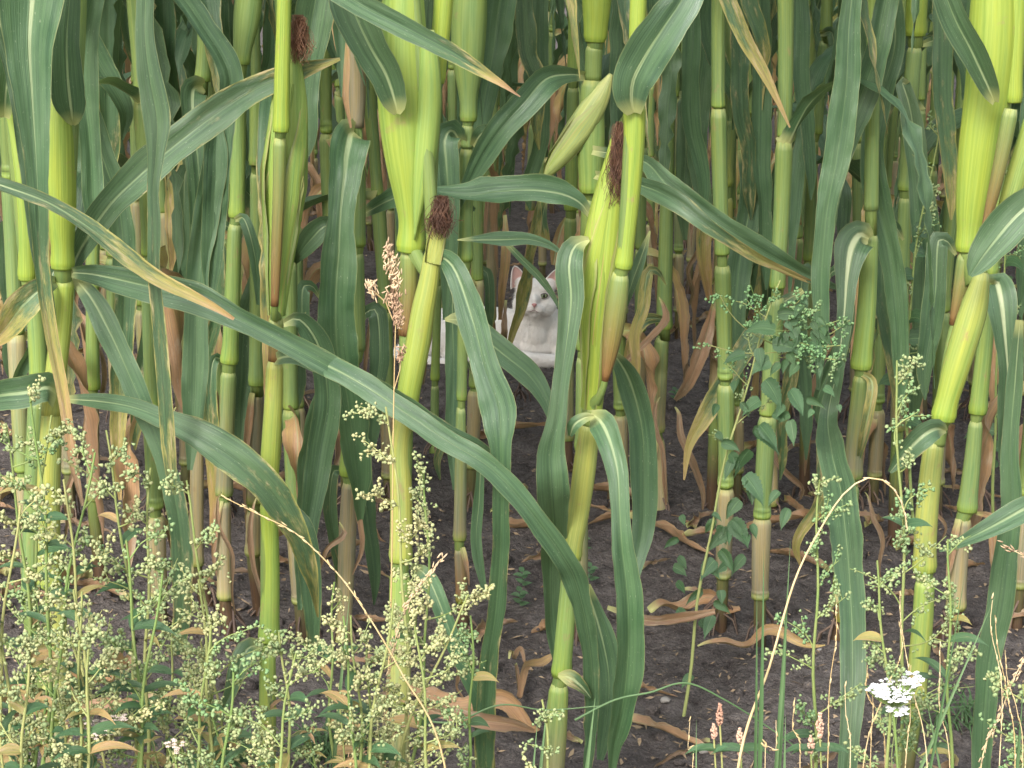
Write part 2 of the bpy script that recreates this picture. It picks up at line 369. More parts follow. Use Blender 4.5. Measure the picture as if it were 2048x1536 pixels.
# x0,y0,x1,y1,depth up to which the view is open
OPEN = [(1012, 505, 1128, 735, 4.8), (1022, 585, 1122, 735, 5.4), (845, 620, 895, 700, 4.8), (1180, 1060, 1320, 1500, 3.3), (990, 830, 1090, 1500, 3.4), (1340, 900, 1560, 1500, 3.3), (1340, 560, 1420, 760, 3.7), (620, 1250, 1000, 1500, 3.), (1420, 440, 1800, 1100, 3.2)]
class Plant:
    """a maize plant at depth D; everything given as photo pixels at that depth"""
    k = 0
    def __init__(s, D, basex, label, group, top=2.05):
        Plant.k += 1; s.D = D; s.sd = Plant.k * 17
        b = at(basex, 768, D); s.base = Vector((b.x, D, 0)); s.label = label
        s.root = thing('maize_plant', s.base, label, 'maize plant', group); s.core = []; s.rg = random.Random(s.sd); ALLP.append(s); s.bx = basex
    def seg(s, c, pts, node=1, dD=0., name='sheath', core=True):
        if pts[0][1] <= -40: x_, y_, w_ = pts[0]; pts = [(x_ + (x_ - pts[1][0]) * .8, y_ - 190, min(w_ * .6, 30)), (x_ + (x_ - pts[1][0]) * .4, y_ - 90, w_ * .85)] + list(pts)
        P = [at(x, y, s.D + dD) for x, y, _ in pts]; Q = [(*p, wd * mpp(p)) for p, (_, _, wd) in zip(P, pts)]
        ln = sum((P[i] - P[i - 1]).length for i in range(1, len(P))); n = max(8, int(ln / .009)); Q = crom(Q, n)
        if node: q = Q[-1]; p_ = Q[-2]; Q = Q[:-1] + [tuple(a + (b - a) * f for a, b in zip(p_, q)) for f in (.3, .65, .72, 1.)]
        mb = MB(); sheath(mb, [Vector(q[:3]) for q in Q], [q[3] for q in Q], c[0], c[-1], node, s.sd + len(s.root.children)); o = mb.build(name, M_STALK, s.root)
        if c[0] in 'TP' and s.rg.random() < .85:
            x0, y0, w0 = pts[0]; x1, y1, w1 = pts[-1]; sg = s.rg.choice((-1, 1)); f = s.rg.uniform(.5, 1.1)
            s.leaf([(x0 + sg * w0 * .25, y0, w0 * .5), (x0 + sg * w0 * .55, y0 + (y1 - y0) * f * .35, w0 * .55), (x0 + sg * w0 * .75, y0 + (y1 - y0) * f * .7, w0 * .35), (x1 + sg * w0 * .6, y0 + (y1 - y0) * f, 4)], dry=(.75, .95), dD=-w0 * .5 * mpp(P[0]), bow=.004, ruf=.3)
        if core: s.core += [(Vector(Q[0][:3]), Q[0][3]), (Vector(Q[-1][:3]), Q[-1][3])]
        return o
    def leaf(s, pts, dry=(0, 0), bow=.05, D=None, dD=0., fold=.5, curl=0., ruf=.12, roll=(0, 0), rev=False, pale=0., ln=None, end=0., name='leaf', nu=12):
        D = s.D if D is None else D
        def ext(a_, b_): kx = max(-.5, min(.5, (a_[0] - b_[0]) / (abs(a_[1] - b_[1]) + 1))); return [(a_[0] + kx * 230, a_[1] - 230, 5), (a_[0] + kx * 170, a_[1] - 170, a_[2] * .6), (a_[0] + kx * 80, a_[1] - 80, a_[2] * .9)]
        if pts[0][1] <= -39: pts = ext(pts[0], pts[1]) + list(pts)
        if pts[-1][1] <= -39: pts = list(pts) + ext(pts[-1], pts[-2])[::-1]
        m = len(pts); Q = []
        for i, p in enumerate(pts):
            t = i / (m - 1); P = at(p[0], p[1], D + dD + end * t - bow * math.sin(3.14 * min(1, t * 1.0)) - (p[3] if len(p) > 3 else 0))
            Q.append((*P, p[2] * mpp(P), t))
        ln = sum(math.dist(Q[i][:3], Q[i - 1][:3]) for i in range(1, m)); n = max(14, int(ln / .009)); Q = crom(Q, n)
        P3 = [Vector(q[:3]) for q in Q]; T = [q[4] for q in Q]; ro = [R(roll[0] + (roll[1] - roll[0]) * t) for t in T]
        W = [max(.0012, q[3] * .89) / max(.45, math.cos(r)) for q, r in zip(Q, ro)]
        dr = [dry[0] + (dry[1] - dry[0]) * t ** (dry[2] if len(dry) > 2 else 1.8) for t in T]
        mb = MB(); mb.ribbon(P3, W, [(CP - p).normalized() for p in P3], ro, dr, fold, curl, ruf, s.sd + len(s.root.children) * 3, nu, rev=rev, pale=pale)
        return mb.build(name, M_LEAF, s.root)
    def ear(s, pts, c='LG', dD=0., silk=None, tip=True, nh=5, silkdark=1.):
        P = [at(x, y, s.D + dD) for x, y, _ in pts]; Q = [(*p, wd * mpp(p)) for p, (_, _, wd) in zip(P, pts)]
        n = 40; Q = crom(Q, n); P3 = [Vector(q[:3]) for q in Q]; W = [q[3] for q in Q]
        mb = MB(); mb.tube(P3, [x / 2 for x in W], [lerp(PAL[c[0]], PAL[c[-1]], i / n) for i in range(n)], 18, .8, True, s.sd, .10)
        e = mb.build('ear', M_STALK, s.root)
        for k in range(nh):                                    # overlapping husk blades wrapped round the ear
            an = 6.28 * k / nh + s.rg.uniform(-.3, .3) + .5; i0 = s.rg.randint(0, 6); hb = MB(); A = []; ww = []; N0 = []
            for i in range(n - 1, i0, -1):
                t = (i - i0) / (n - i0); T = (P3[min(i + 1, n - 1)] - P3[max(i - 1, 0)]).normalized(); X = T.cross(Vector((0, 1, 0))).normalized(); Y = X.cross(T)
                a2 = an + .5 * (1 - t); N = X * math.cos(a2) + Y * math.sin(a2) * .8; A.append(P3[i] + N * (W[i] / 2 * (1.035 + .02 * (k % 2)))); N0.append(N); ww.append(W[i] * .95 * min(1, t * 2.2 + .04))
            cc = lerp(PAL[c[0]], PAL[c[-1]], s.rg.random()); b0 = len(hb.v)
            hb.ribbon(A, ww, N0, [0] * len(A), [0] * len(A), -.02, -.42, .03, s.sd + k, 8)
            for q in range(b0, len(hb.v)):
                uq = abs(hb.uv[q][0] * 2 - 1); hb.c[q] = lerp(cc, PAL['T'], max(0, uq - .86) * 4.5) + (1,)
            hb.build('husk', M_STALK, e)
        if silk: s.silk(silk, e, dD)
        return e
    def silk(s, spec, par, dD=0.):
        x0, y0, x1, y1, wd, nn = spec; rg = s.rg; mb = MB()
        a = at(x0, y0, s.D + dD - .012); b = at(x1, y1, s.D + dD - .012); sc = mpp(a)
        for k in range(int(nn * 1.7)):
            off = Vector((rg.gauss(0, .33), rg.gauss(0, .33), 0)) * wd * .8 * sc; t0 = rg.uniform(0, .35); t1 = rg.uniform(.5, 1.08)
            P = []; ph = rg.uniform(0, 6.28); fr = rg.uniform(6, 16); am = rg.uniform(.0015, .0062)
            for i in range(12):
                t = t0 + (t1 - t0) * i / 11; q = a.lerp(b, t) + off * (.25 + .9 * min(1, t * 1.6))
                P.append(q + Vector((math.sin(ph + t * fr) * am, math.cos(ph * 2 + t * fr * 1.3) * am, math.sin(t * fr * .7) * am)))
            mb.tube(P, [.00028] * 12, None, 3, 1, False)
        mb.build('silk', M_SILK, par)
    def finish(s, top=1.68, ground=True, leaves=True, corecol='O', tilt=0.):
        """the core stem through every sheath, down to the soil and up beyond the frame, with the leaves up there"""
        pts = sorted(s.core, key=lambda q: -q[0].z); p0, w0 = pts[0]; pl, wl = pts[-1]; rg = s.rg
        tp = Vector((p0.x + rg.uniform(-.05, .05) + tilt, s.D + rg.uniform(-.05, .05), top)); P = []
        m = 8
        for i in range(m): t = i / m; P.append((*tp.lerp(p0, t), .012 + (w0 * .8 - .012) * t))
        for q, wd in pts:
            if not P or P[-1][2] - q.z > .004: P.append((*q, wd * .80))
        if ground:
            for f in (.35, .7, 1.):
                q = pl.lerp(Vector((s.base.x, s.D, -.03)), f); P.append((*q, wl * (.85 + .1 * f)))
        n = 120; Q = crom(P, n); mb = MB(); C = []
        zc = p0.z
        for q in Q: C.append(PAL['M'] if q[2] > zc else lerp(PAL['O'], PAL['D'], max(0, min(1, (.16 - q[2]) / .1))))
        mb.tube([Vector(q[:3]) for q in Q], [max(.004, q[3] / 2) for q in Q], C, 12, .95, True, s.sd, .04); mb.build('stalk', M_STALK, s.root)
        mb = MB()                                               # prop roots
        for k in range(7):
            a = k * .9 + rg.random(); z = rg.uniform(.02, .05); q = Vector((s.base.x, s.D, z)); e = q + Vector((math.cos(a) * .028, math.sin(a) * .028, -z - .02))
            mb.tube([q, q.lerp(e, .5) + Vector((math.cos(a), math.sin(a), .6)) * .008, e], [.0022, .002, .0015], None, 6, 1, False)
        mb.build('prop_roots', M_ROOT, s.root)
        if leaves:
            z = max(1.12, p0.z + .12); k = 0; az0 = rg.uniform(-.5, .5)
            while z < top - .05:
                az = az0 + 3.1416 * k + rg.uniform(-.35, .35); c = tp.lerp(p0, (top - z) / (top - p0.z))
                hang = s.D > 2.5 or math.sin(az) > .3
                lf = free_leaf(s, c, az, rg.uniform(.6, .9) if hang else .55, rg.uniform(.055, .075), R(rg.uniform(62, 78)), R(rg.uniform(-88, -70)) if hang else R(rg.uniform(-35, 5)), (0, rg.choice((0, 0, .3))), rg.uniform(.12, .3) if hang else None)
                if not clear_of(lf, Matrix.Translation(s.base), OPEN, s.D): bpy.data.objects.remove(lf)
                z += .155; k += 1
def leaf_path(c, az, ln, e0, e1, rg, n=46, bend=None, wob=.0):
    P = [c.copy()]; hd = Vector((math.cos(az), math.sin(az), 0)); tb = bend or rg.uniform(.25, .45); daz = rg.uniform(-.5, .5); N0 = []
    for i in range(n):
        t = i / n; f = 1 / (1 + math.exp(-(t - tb) * 11)); e = e0 + (e1 - e0) * f; a = az + daz * t + wob * math.sin(t * 9 + az)
        h = Vector((math.cos(a), math.sin(a), 0)); d = h * math.cos(e) + Vector((0, 0, math.sin(e))); P.append(P[-1] + d * (ln / n)); N0.append(-h * math.sin(e) + Vector((0, 0, math.cos(e))))
    N0.append(N0[-1]); return P, N0
def leaf_w(n, wd): return [wd * min(1, .62 + 3. * (i / n)) * max(.02, 1 - (i / n) ** 2.6) ** .8 for i in range(n + 1)]
def free_leaf(s, c, az, ln, wd, e0, e1, dry=(0, 0), bend=None):
    P, N0 = leaf_path(c, az, ln, e0, e1, s.rg, bend=bend); n = len(P) - 1; mb = MB()
    mb.ribbon(P, leaf_w(n, wd), N0, [s.rg.uniform(-.3, .3) * i / n for i in range(n + 1)], [dry[0] + (dry[1] - dry[0]) * (i / n) ** 2 for i in range(n + 1)], .3, 0, .12, s.rg.randint(0, 9999), 6)
    return mb.build('leaf', M_LEAF, s.root)
#SPLIT1
# ------------------------------------------------------------ front row of maize, plant by plant
G1 = 'maize plants of the front row'; G2 = 'maize plants of the second and third rows'; D1 = 2.3; D2 = 2.95; D3 = 3.6
A = Plant(D1, 118, 'stout front maize plant at the far left with a dark leaf blade rising off it', G1)
A.seg('GM', [(152, -60, 44), (149, 60, 46), (142, 190, 46)], 0)
A.seg('LL', [(120, 196, 40), (121, 260, 56), (122, 340, 60), (123, 430, 58), (125, 495, 46), (125, 537, 46)], dD=-.005)
A.seg('LY', [(128, 556, 42), (122, 650, 42), (112, 740, 42), (103, 830, 42)], 0)
A.seg('YY', [(104, 815, 42), (98, 960, 48), (97, 1080, 48), (98, 1172, 48)])
A.seg('YW', [(111, 1190, 44), (110, 1300, 50), (110, 1432, 54)])
A.seg('PP', [(112, 1446, 44), (115, 1560, 48)], 0)
A.leaf([(146, 250, 8), (144, 236, 36), (140, 205, 68), (134, 150, 72), (132, 80, 66), (138, 0, 58), (148, -90, 40)], bow=.03, dD=-.02, roll=(10, 25))
A.leaf([(70, -90, 150), (62, 0, 145), (58, 90, 112), (64, 190, 84), (72, 310, 58), (78, 420, 44), (84, 540, 34), (103, 670, 30), (128, 800, 26), (146, 920, 22), (165, 1012, 8)], dry=(0, .95, 4.5), bow=.0, D=2.18, pale=.9, ruf=.05)
A.leaf([(135, 562, 24), (160, 500, 48), (215, 415, 68), (280, 350, 80), (350, 290, 80), (430, 230, 76), (510, 178, 62), (590, 146, 42), (680, 118, 8)], dry=(.0, .28), bow=.04, dD=.03, pale=.5, roll=(0, 15))
A.leaf([(128, 545, 16), (180, 548, 40), (240, 560, 62), (310, 577, 74), (390, 596, 70), (470, 634, 54), (560, 680, 50), (640, 722, 52), (720, 765, 55), (800, 812, 50), (880, 858, 44), (960, 892, 20), (992, 915, 4)], dry=(0, .12), bow=.10, dD=0, roll=(-15, 30), ruf=.14)
A.leaf([(150, 556, 26), (185, 600, 50), (222, 670, 56), (262, 760, 54), (302, 850, 50), (335, 940, 46), (355, 1030, 48), (364, 1120, 48), (364, 1220, 42), (358, 1310, 26)], dry=(0, .2), bow=.04, dD=.01, fold=.4)
A.leaf([(118, 562, 16), (90, 572, 44), (45, 612, 74), (8, 660, 50), (-30, 700, 16)], dry=(.12, .45), bow=.05)
A.leaf([(132, 798, 16), (200, 802, 34), (270, 815, 38), (340, 842, 50), (400, 872, 68), (470, 915, 84), (530, 970, 74), (580, 1040, 60), (610, 1110, 44), (628, 1180, 22), (636, 1235, 4)], dry=(.03, .3), bow=.12, roll=(20, -15), ruf=.13)
A.leaf([(118, 790, 60), (95, 775, 66), (50, 785, 76), (5, 790, 70), (-40, 800, 50)], bow=.03, dD=-.02, pale=.3)
A.finish()
B = Plant(D1 + .12, 62, 'slim maize plant just left of the stout one, half hidden by its wide pale-ribbed leaf', G1)
B.seg('GL', [(18, 190, 28), (30, 260, 30), (46, 350, 38), (52, 450, 36), (54, 560, 34)])
B.seg('MG', [(66, 590, 30), (74, 680, 36), (78, 770, 34)])
B.seg('MM', [(72, 800, 32), (64, 1000, 34), (60, 1200, 36)])
B.leaf([(8, 235, 22), (12, 180, 50), (20, 100, 50), (10, 0, 44), (0, -80, 30)], dD=-.02)
B.leaf([(-10, 10, 40), (22, 120, 44), (42, 220, 44), (62, 330, 50), (70, 450, 38), (90, 560, 30), (105, 640, 20)], D=2.2, bow=0, pale=.2)
B.leaf([(292, -80, 42), (290, 0, 42), (290, 80, 44), (300, 160, 58), (314, 240, 62), (312, 310, 38), (306, 380, 28), (308, 450, 30), (308, 550, 28), (318, 650, 30), (329, 780, 32), (338, 900, 32), (346, 990, 14)], dry=(0, .25), D=2.14, bow=0, pale=.35, fold=.15, ruf=.04)
B.leaf([(-60, 350, 26), (20, 376, 30), (100, 406, 32), (180, 455, 38), (250, 510, 42), (320, 560, 34), (380, 590, 26), (430, 615, 18), (468, 638, 8)], dry=(.13, .6, 2.2), D=2.1, bow=.0, pale=.4, roll=(20, -10), ruf=.16)
B.finish()
C = Plant(D1, 550, 'front maize plant with a flat green cob behind brown stem and a kinked leaf base', G1)
C.seg('LL', [(570, -70, 28), (567, 60, 30), (564, 170, 32), (562, 264, 31)], dD=-.03)
C.seg('OB', [(560, 276, 27), (558, 380, 25), (553, 500, 22), (549, 612, 16)], 0, dD=-.02)
C.ear([(575, 84, 24), (578, 130, 50), (578, 220, 72), (568, 340, 86), (562, 450, 72), (556, 560, 48), (553, 630, 34)], 'GG', dD=.012, silk=(598, 30, 600, 118, 34, 150))
C.seg('OB', [(552, 636, 32), (551, 690, 28), (550, 722, 28)], 0)
C.seg('YL', [(550, 722, 34), (547, 800, 37), (541, 900, 39), (535, 1005, 40)], 0)
C.seg('LG', [(537, 1000, 37), (541, 1140, 36), (538, 1282, 42)])
C.seg('GY', [(535, 1300, 32), (535, 1420, 35), (532, 1570, 37)], 0)
C.leaf([(545, 720, 20), (575, 712, 36), (610, 716, 44), (660, 733, 52), (740, 778, 54), (820, 832, 52), (900, 885, 50), (980, 935, 50), (1040, 998, 50), (1088, 1060, 50), (1128, 1118, 54), (1150, 1160, 54), (1170, 1238, 44), (1182, 1323, 36), (1184, 1426, 32), (1176, 1540, 20)], dry=(.0, .1), bow=.16, pale=.6, roll=(25, -20), fold=.35)
C.leaf([(528, 1290, 16), (496, 1296, 44), (476, 1338, 46), (456, 1398, 26), (428, 1445, 6)], dry=(.1, .2), bow=.03)
C.leaf([(556, 1004, 24), (596, 1050, 56), (618, 1140, 54), (626, 1240, 36), (622, 1330, 12)], bow=.02, dD=.06, dry=(0, .2))
C.leaf([(560, 650, 14), (600, 640, 40), (640, 700, 60), (655, 800, 60), (640, 900, 66), (625, 1000, 50), (610, 1100, 40), (600, 1200, 16)], bow=-.03, dD=.12)
C.leaf([(640, -40, 80), (625, 40, 86), (615, 120, 70), (608, 210, 64), (612, 280, 44), (604, 330, 10)], D=2.45, bow=0, dry=(0, 0))
C.finish()
Dp = Plant(D1, 808, 'front maize plant with the broad swollen sheath and a brown-tufted young cob at its side', G1)
Dp.seg('GL', [(806, -70, 64), (806, 0, 84), (806, 120, 104), (811, 220, 112), (818, 320, 98), (822, 400, 68), (823, 440, 54), (822, 475, 54), (820, 503, 53)])
Dp.seg('GG', [(856, 60, 30), (858, 180, 50), (850, 300, 50), (840, 390, 30), (832, 450, 10), (829, 480, 3)], 0, dD=-.018, core=False, name='husk')
Dp.seg('LL', [(892, -60, 38), (884, 40, 38), (872, 166, 32)], dD=.03, core=False)
Dp.seg('OO', [(872, 176, 27), (866, 300, 24), (860, 430, 22), (852, 500, 10)], 0, dD=.05, core=False)
Dp.seg('OB', [(818, 500, 38), (818, 580, 36), (812, 670, 34)], 0)
Dp.seg('YL', [(866, 500, 34), (858, 560, 40), (846, 620, 46), (835, 690, 49), (818, 780, 46), (812, 835, 42)], 0, dD=-.03)
Dp.seg('YY', [(812, 820, 38), (801, 900, 43), (803, 1010, 45), (801, 1122, 45)])
Dp.seg('GW', [(800, 1140, 40), (800, 1250, 46), (797, 1402, 46)])
Dp.seg('WP', [(800, 1418, 40), (798, 1560, 42)], 0)
Dp.ear([(884, 402, 16), (880, 440, 30), (872, 490, 36), (868, 525, 34)], 'YY', dD=-.035, silk=(884, 392, 878, 468, 40, 190), nh=3)
Dp.leaf([(794, 228, 14), (790, 205, 50), (772, 150, 76), (738, 90, 84), (702, 10, 86), (676, -80, 60)], bow=.02, dD=-.045, roll=(0, 20), curl=.3)
Dp.leaf([(864, 520, 14), (886, 516, 40), (912, 545, 56), (945, 640, 66), (972, 740, 68), (996, 808, 82), (1001, 855, 74), (1001, 892, 50), (1003, 960, 40), (1002, 1050, 38), (1000, 1118, 40), (992, 1221, 40), (978, 1323, 40), (971, 1420, 46), (968, 1570, 44)], bow=.10, dD=-.02, fold=.35, pale=.1, dry=(0, .18))
Dp.leaf([(640, -50, 56), (720, 8, 54), (790, 45, 52), (850, 76, 46), (905, 106, 40), (960, 140, 28), (1000, 165, 15), (1040, 193, 3)], dry=(0, .8, 5), D=2.14, bow=0, fold=.5, ruf=.05)
Dp.leaf([(822, 1132, 14), (852, 1150, 36), (876, 1200, 40), (902, 1270, 38), (932, 1340, 38), (960, 1400, 40), (972, 1500, 38), (976, 1570, 30)], bow=.04, dD=.03, dry=(0, .2))
Dp.leaf([(820, 1405, 14), (880, 1425, 24), (960, 1440, 38), (1020, 1448, 30), (1068, 1462, 8)], dry=(.85, .8), bow=.03, dD=-.06, ruf=.2)
Dp.leaf([(890, 640, 8), (922, 640, 38), (968, 676, 54), (1015, 714, 58), (1058, 750, 52), (1086, 790, 38), (1102, 830, 22), (1110, 875, 5)], D=2.7, bow=0, roll=(30, 10))
Dp.finish()
E = Plant(D1, 1118, 'front maize plant with the tall lime cob and reddish silk, right of the white cat', G1)
E.seg('LL', [(1279, -60, 34), (1275, 60, 34), (1272, 190, 34)], 0, dD=-.03)
E.seg('LL', [(1270, 205, 46), (1268, 300, 41), (1261, 400, 37), (1251, 500, 34), (1246, 537, 35)], dD=-.03)
E.ear([(1236, 262, 22), (1228, 330, 46), (1216, 410, 68), (1206, 500, 82), (1199, 600, 76), (1193, 700, 60), (1187, 780, 44), (1184, 816, 42)], 'LL', dD=.0, silk=(1240, 242, 1234, 400, 34, 170))
E.seg('OB', [(1241, 545, 37), (1232, 620, 44), (1222, 690, 36), (1210, 762, 14)], 0, dD=-.025)
E.seg('OO', [(1184, 812, 40), (1180, 850, 36)], 0)
E.seg('YY', [(1180, 845, 38), (1170, 930, 45), (1158, 1020, 43), (1146, 1090, 38), (1143, 1119, 38)])
E.seg('MG', [(1140, 1135, 32), (1132, 1240, 37), (1122, 1352, 38)])
E.seg('GP', [(1118, 1368, 38), (1112, 1460, 44), (1104, 1575, 46)], 0)
E.leaf([(1268, 228, 30), (1262, 200, 72), (1266, 160, 98), (1292, 110, 100), (1328, 55, 96), (1365, 0, 90), (1405, -80, 60)], bow=.04, dD=-.05, roll=(10, -10))
E.leaf([(1182, 826, 10), (1203, 846, 62), (1222, 890, 60), (1235, 945, 48), (1239, 1010, 44), (1244, 1084, 50), (1252, 1150, 60), (1258, 1220, 66), (1259, 1300, 68), (1251, 1380, 62), (1240, 1440, 50), (1228, 1500, 28), (1222, 1570, 10)], bow=.08, dD=-.03, pale=.25, fold=.4, roll=(-10, 25))
E.leaf([(1188, 832, 8), (1168, 836, 24), (1148, 850, 30), (1140, 872, 10)], dD=-.05, pale=.7, bow=.01)
E.leaf([(1222, 700, 20), (1258, 760, 54), (1284, 860, 62), (1288, 960, 60), (1286, 1060, 52), (1272, 1130, 34), (1262, 1190, 8)], dD=.08, bow=-.03)
E.leaf([(1178, 478, 10), (1150, 492, 44), (1138, 530, 60), (1142, 600, 62), (1134, 680, 46), (1122, 760, 36), (1113, 835, 46), (1101, 905, 66), (1105, 980, 70), (1108, 1060, 60, -.05), (1102, 1120, 48, -.08), (1102, 1200, 40, -.09), (1106, 1260, 36, -.09), (1118, 1330, 22, -.08), (1126, 1380, 5, -.08)], dD=-.02, bow=.05, fold=.4, roll=(0, 25))
E.leaf([(1116, 1350, 8), (1140, 1355, 36), (1164, 1374, 26), (1182, 1396, 6)], dD=-.05, bow=.01, pale=.8, dry=(.2, .1))
E.leaf([(1172, 1170, 20), (1200, 1260, 54), (1218, 1350, 58), (1214, 1440, 44), (1200, 1520, 16)], dD=.06, bow=.0)
E.leaf([(1300, 462, 4), (1282, 515, 26), (1264, 565, 26), (1246, 625, 8)], dD=.01, bow=.0)
E.leaf([(1215, 1215, 10), (1290, 1240, 26), (1350, 1238, 28), (1430, 1222, 14)], D=2.62, bow=0, dry=(.9, .8), ruf=.2)
E.finish()
F = Plant(D1, 1835, 'front maize plant at the right with the brightest fat sheath and a zigzag stem', G1)
F.seg('LL', [(1990, -70, 84), (1986, 60, 98), (1976, 180, 94), (1960, 300, 86), (1947, 400, 72), (1940, 465, 54), (1938, 502, 52)])
F.seg('LL', [(2036, -70, 36), (2031, 80, 36), (2026, 205, 35)], dD=-.01, core=False)
F.seg('OB', [(2022, 218, 32), (2006, 300, 30), (1986, 390, 24), (1966, 470, 12)], 0, dD=-.045, core=False)
F.seg('GY', [(2070, 230, 40), (2040, 330, 44), (2008, 440, 36), (1985, 520, 14)], 0, dD=-.01, core=False, name='husk')
F.seg('OB', [(1935, 505, 40), (1926, 560, 36), (1908, 650, 20)], 0)
F.seg('YL', [(1965, 545, 30), (1947, 620, 56), (1917, 720, 56), (1894, 800, 47), (1885, 840, 48)], dD=-.02)
F.seg('OO', [(1880, 838, 38), (1872, 890, 36)], 0)
F.seg('YY', [(1869, 880, 40), (1860, 960, 44), (1852, 1050, 45), (1849, 1142, 46)])
F.seg('GY', [(1850, 1158, 40), (1845, 1250, 43), (1836, 1340, 41), (1832, 1405, 38)])
F.leaf([(1990, 205, 14), (1975, 170, 46), (1942, 100, 58), (1906, 30, 60), (1870, -70, 50)], bow=.03, dD=-.06, fold=.7, curl=.4)
F.leaf([(1893, 862, 8), (1872, 858, 46), (1846, 872, 58), (1812, 905, 44), (1780, 945, 10)], bow=.03, dD=-.05, pale=.7, dry=(.05, .1))
F.leaf([(2110, 370, 60), (2040, 425, 84), (1990, 482, 84), (1955, 528, 54), (1940, 552, 10)], bow=.0, dD=-.10, fold=.15, curl=.3)
F.leaf([(2110, 985, 36), (2040, 1022, 54), (1975, 1058, 44), (1920, 1085, 26), (1878, 1102, 5)], bow=.02, dD=-.08, dry=(0, .1), pale=.3)
F.finish()
# ------------------------------------------------------------ second and third rows, traced stems
def quick(D, bx, label, segs, leaves=(), ear=None, **k):
    p = Plant(D, bx, label, G2)
    for s in segs: p.seg(s[0], s[1], s[2] if len(s) > 2 else 1)
    for l in leaves: p.leaf(l[0], **(l[1] if len(l) > 1 else {}))
    if ear: p.ear(*ear[:2], **(ear[2] if len(ear) > 2 else {}))
    p.finish(**k); return p
quick(D2, 688, 'second-row maize plant behind the big drooping dark leaf with a cream collar', [
    ('TP', [(706, -50, 30), (711, 80, 38), (714, 180, 36), (712, 254, 32)], 0), ('MM', [(715, 290, 30), (716, 400, 31), (714, 492, 34)]), ('MM', [(714, 505, 28), (716, 600, 28), (718, 700, 26)], 0),
    ('MG', [(706, 740, 30), (702, 850, 34), (698, 950, 39)]), ('PT', [(700, 965, 32), (694, 1100, 36), (688, 1250, 30), (686, 1292, 34)])],
    [([(712, 262, 34), (703, 270, 84), (694, 310, 90), (690, 350, 72), (682, 420, 62), (678, 500, 74), (672, 600, 84), (676, 700, 82), (694, 780, 74), (706, 870, 74), (716, 960, 50), (720, 1040, 14)], dict(bow=.08, dD=-.02, pale=.6, roll=(0, 25))),
     ([(652, 740, 16), (634, 830, 50), (618, 920, 54), (612, 1020, 46), (604, 1120, 34), (600, 1220, 10)], dict(dD=-.1, bow=0, roll=(20, 0))),
     ([(668, -50, 26), (680, 60, 34), (690, 140, 24), (692, 200, 14), (702, 256, 5)], dict(dD=-.1, bow=0, dry=(.4, .65), pale=.9, ruf=.2)),
     ([(724, 480, 10), (660, 450, 40), (620, 480, 50), (585, 528, 12)], dict(bow=.05, dD=.05)),
     ([(722, 430, 14), (780, 398, 44), (830, 385, 46), (900, 392, 36), (950, 420, 8)], dict(bow=.05, dD=.05, roll=(30, 10)))])
quick(D2, 450, 'slender second-row maize plant with a hooked leaf at its node and a pale tan foot', [
    ('GM', [(502, -50, 50), (494, 30, 54), (484, 105, 36), (482, 128, 33)]), ('MG', [(480, 165, 26), (476, 300, 30), (474, 400, 31), (473, 434, 33)]), ('MG', [(470, 448, 28), (466, 560, 31), (461, 690, 33), (458, 726, 35)]),
    ('MP', [(457, 742, 32), (452, 860, 34), (448, 990, 34)]), ('PT', [(448, 1002, 28), (448, 1100, 29), (450, 1198, 31)])],
    [([(470, 440, 10), (486, 436, 26), (500, 470, 28), (512, 530, 24), (516, 610, 8)], dict(bow=.03, dD=-.02)), ([(455, 735, 8), (432, 715, 22), (422, 760, 26), (424, 900, 34), (430, 1000, 26), (420, 1090, 8)], dict(bow=.03, dD=.02, dry=(0, .7))),
     ([(525, -60, 40), (440, 10, 48), (520, 10, 50), (600, 90, 34)], dict(bow=0)) if 0 else ([(330, -60, 50), (400, 40, 52), (460, 150, 54), (440, 260, 60), (430, 380, 60), (425, 500, 50), (420, 600, 20)], dict(bow=0, dD=-.15, roll=(30, 0)))])
quick(D2 + .1, 408, 'second-row maize plant whose leaf folds over below a papery collar, top left', [
    ('GM', [(410, -50, 28), (409, 80, 30), (405, 162, 31)]), ('MM', [(402, 190, 26), (400, 300, 28), (398, 420, 30)]), ('MM', [(398, 440, 26), (396, 640, 28)]), ('MP', [(396, 660, 26), (394, 860, 30)]), ('TT', [(394, 880, 26), (392, 1130, 30)])],
    [([(408, 172, 26), (388, 180, 62), (386, 230, 56), (396, 320, 56), (404, 440, 58), (410, 560, 56), (400, 680, 44), (396, 800, 10)], dict(bow=.06, dD=-.02, pale=.3))])
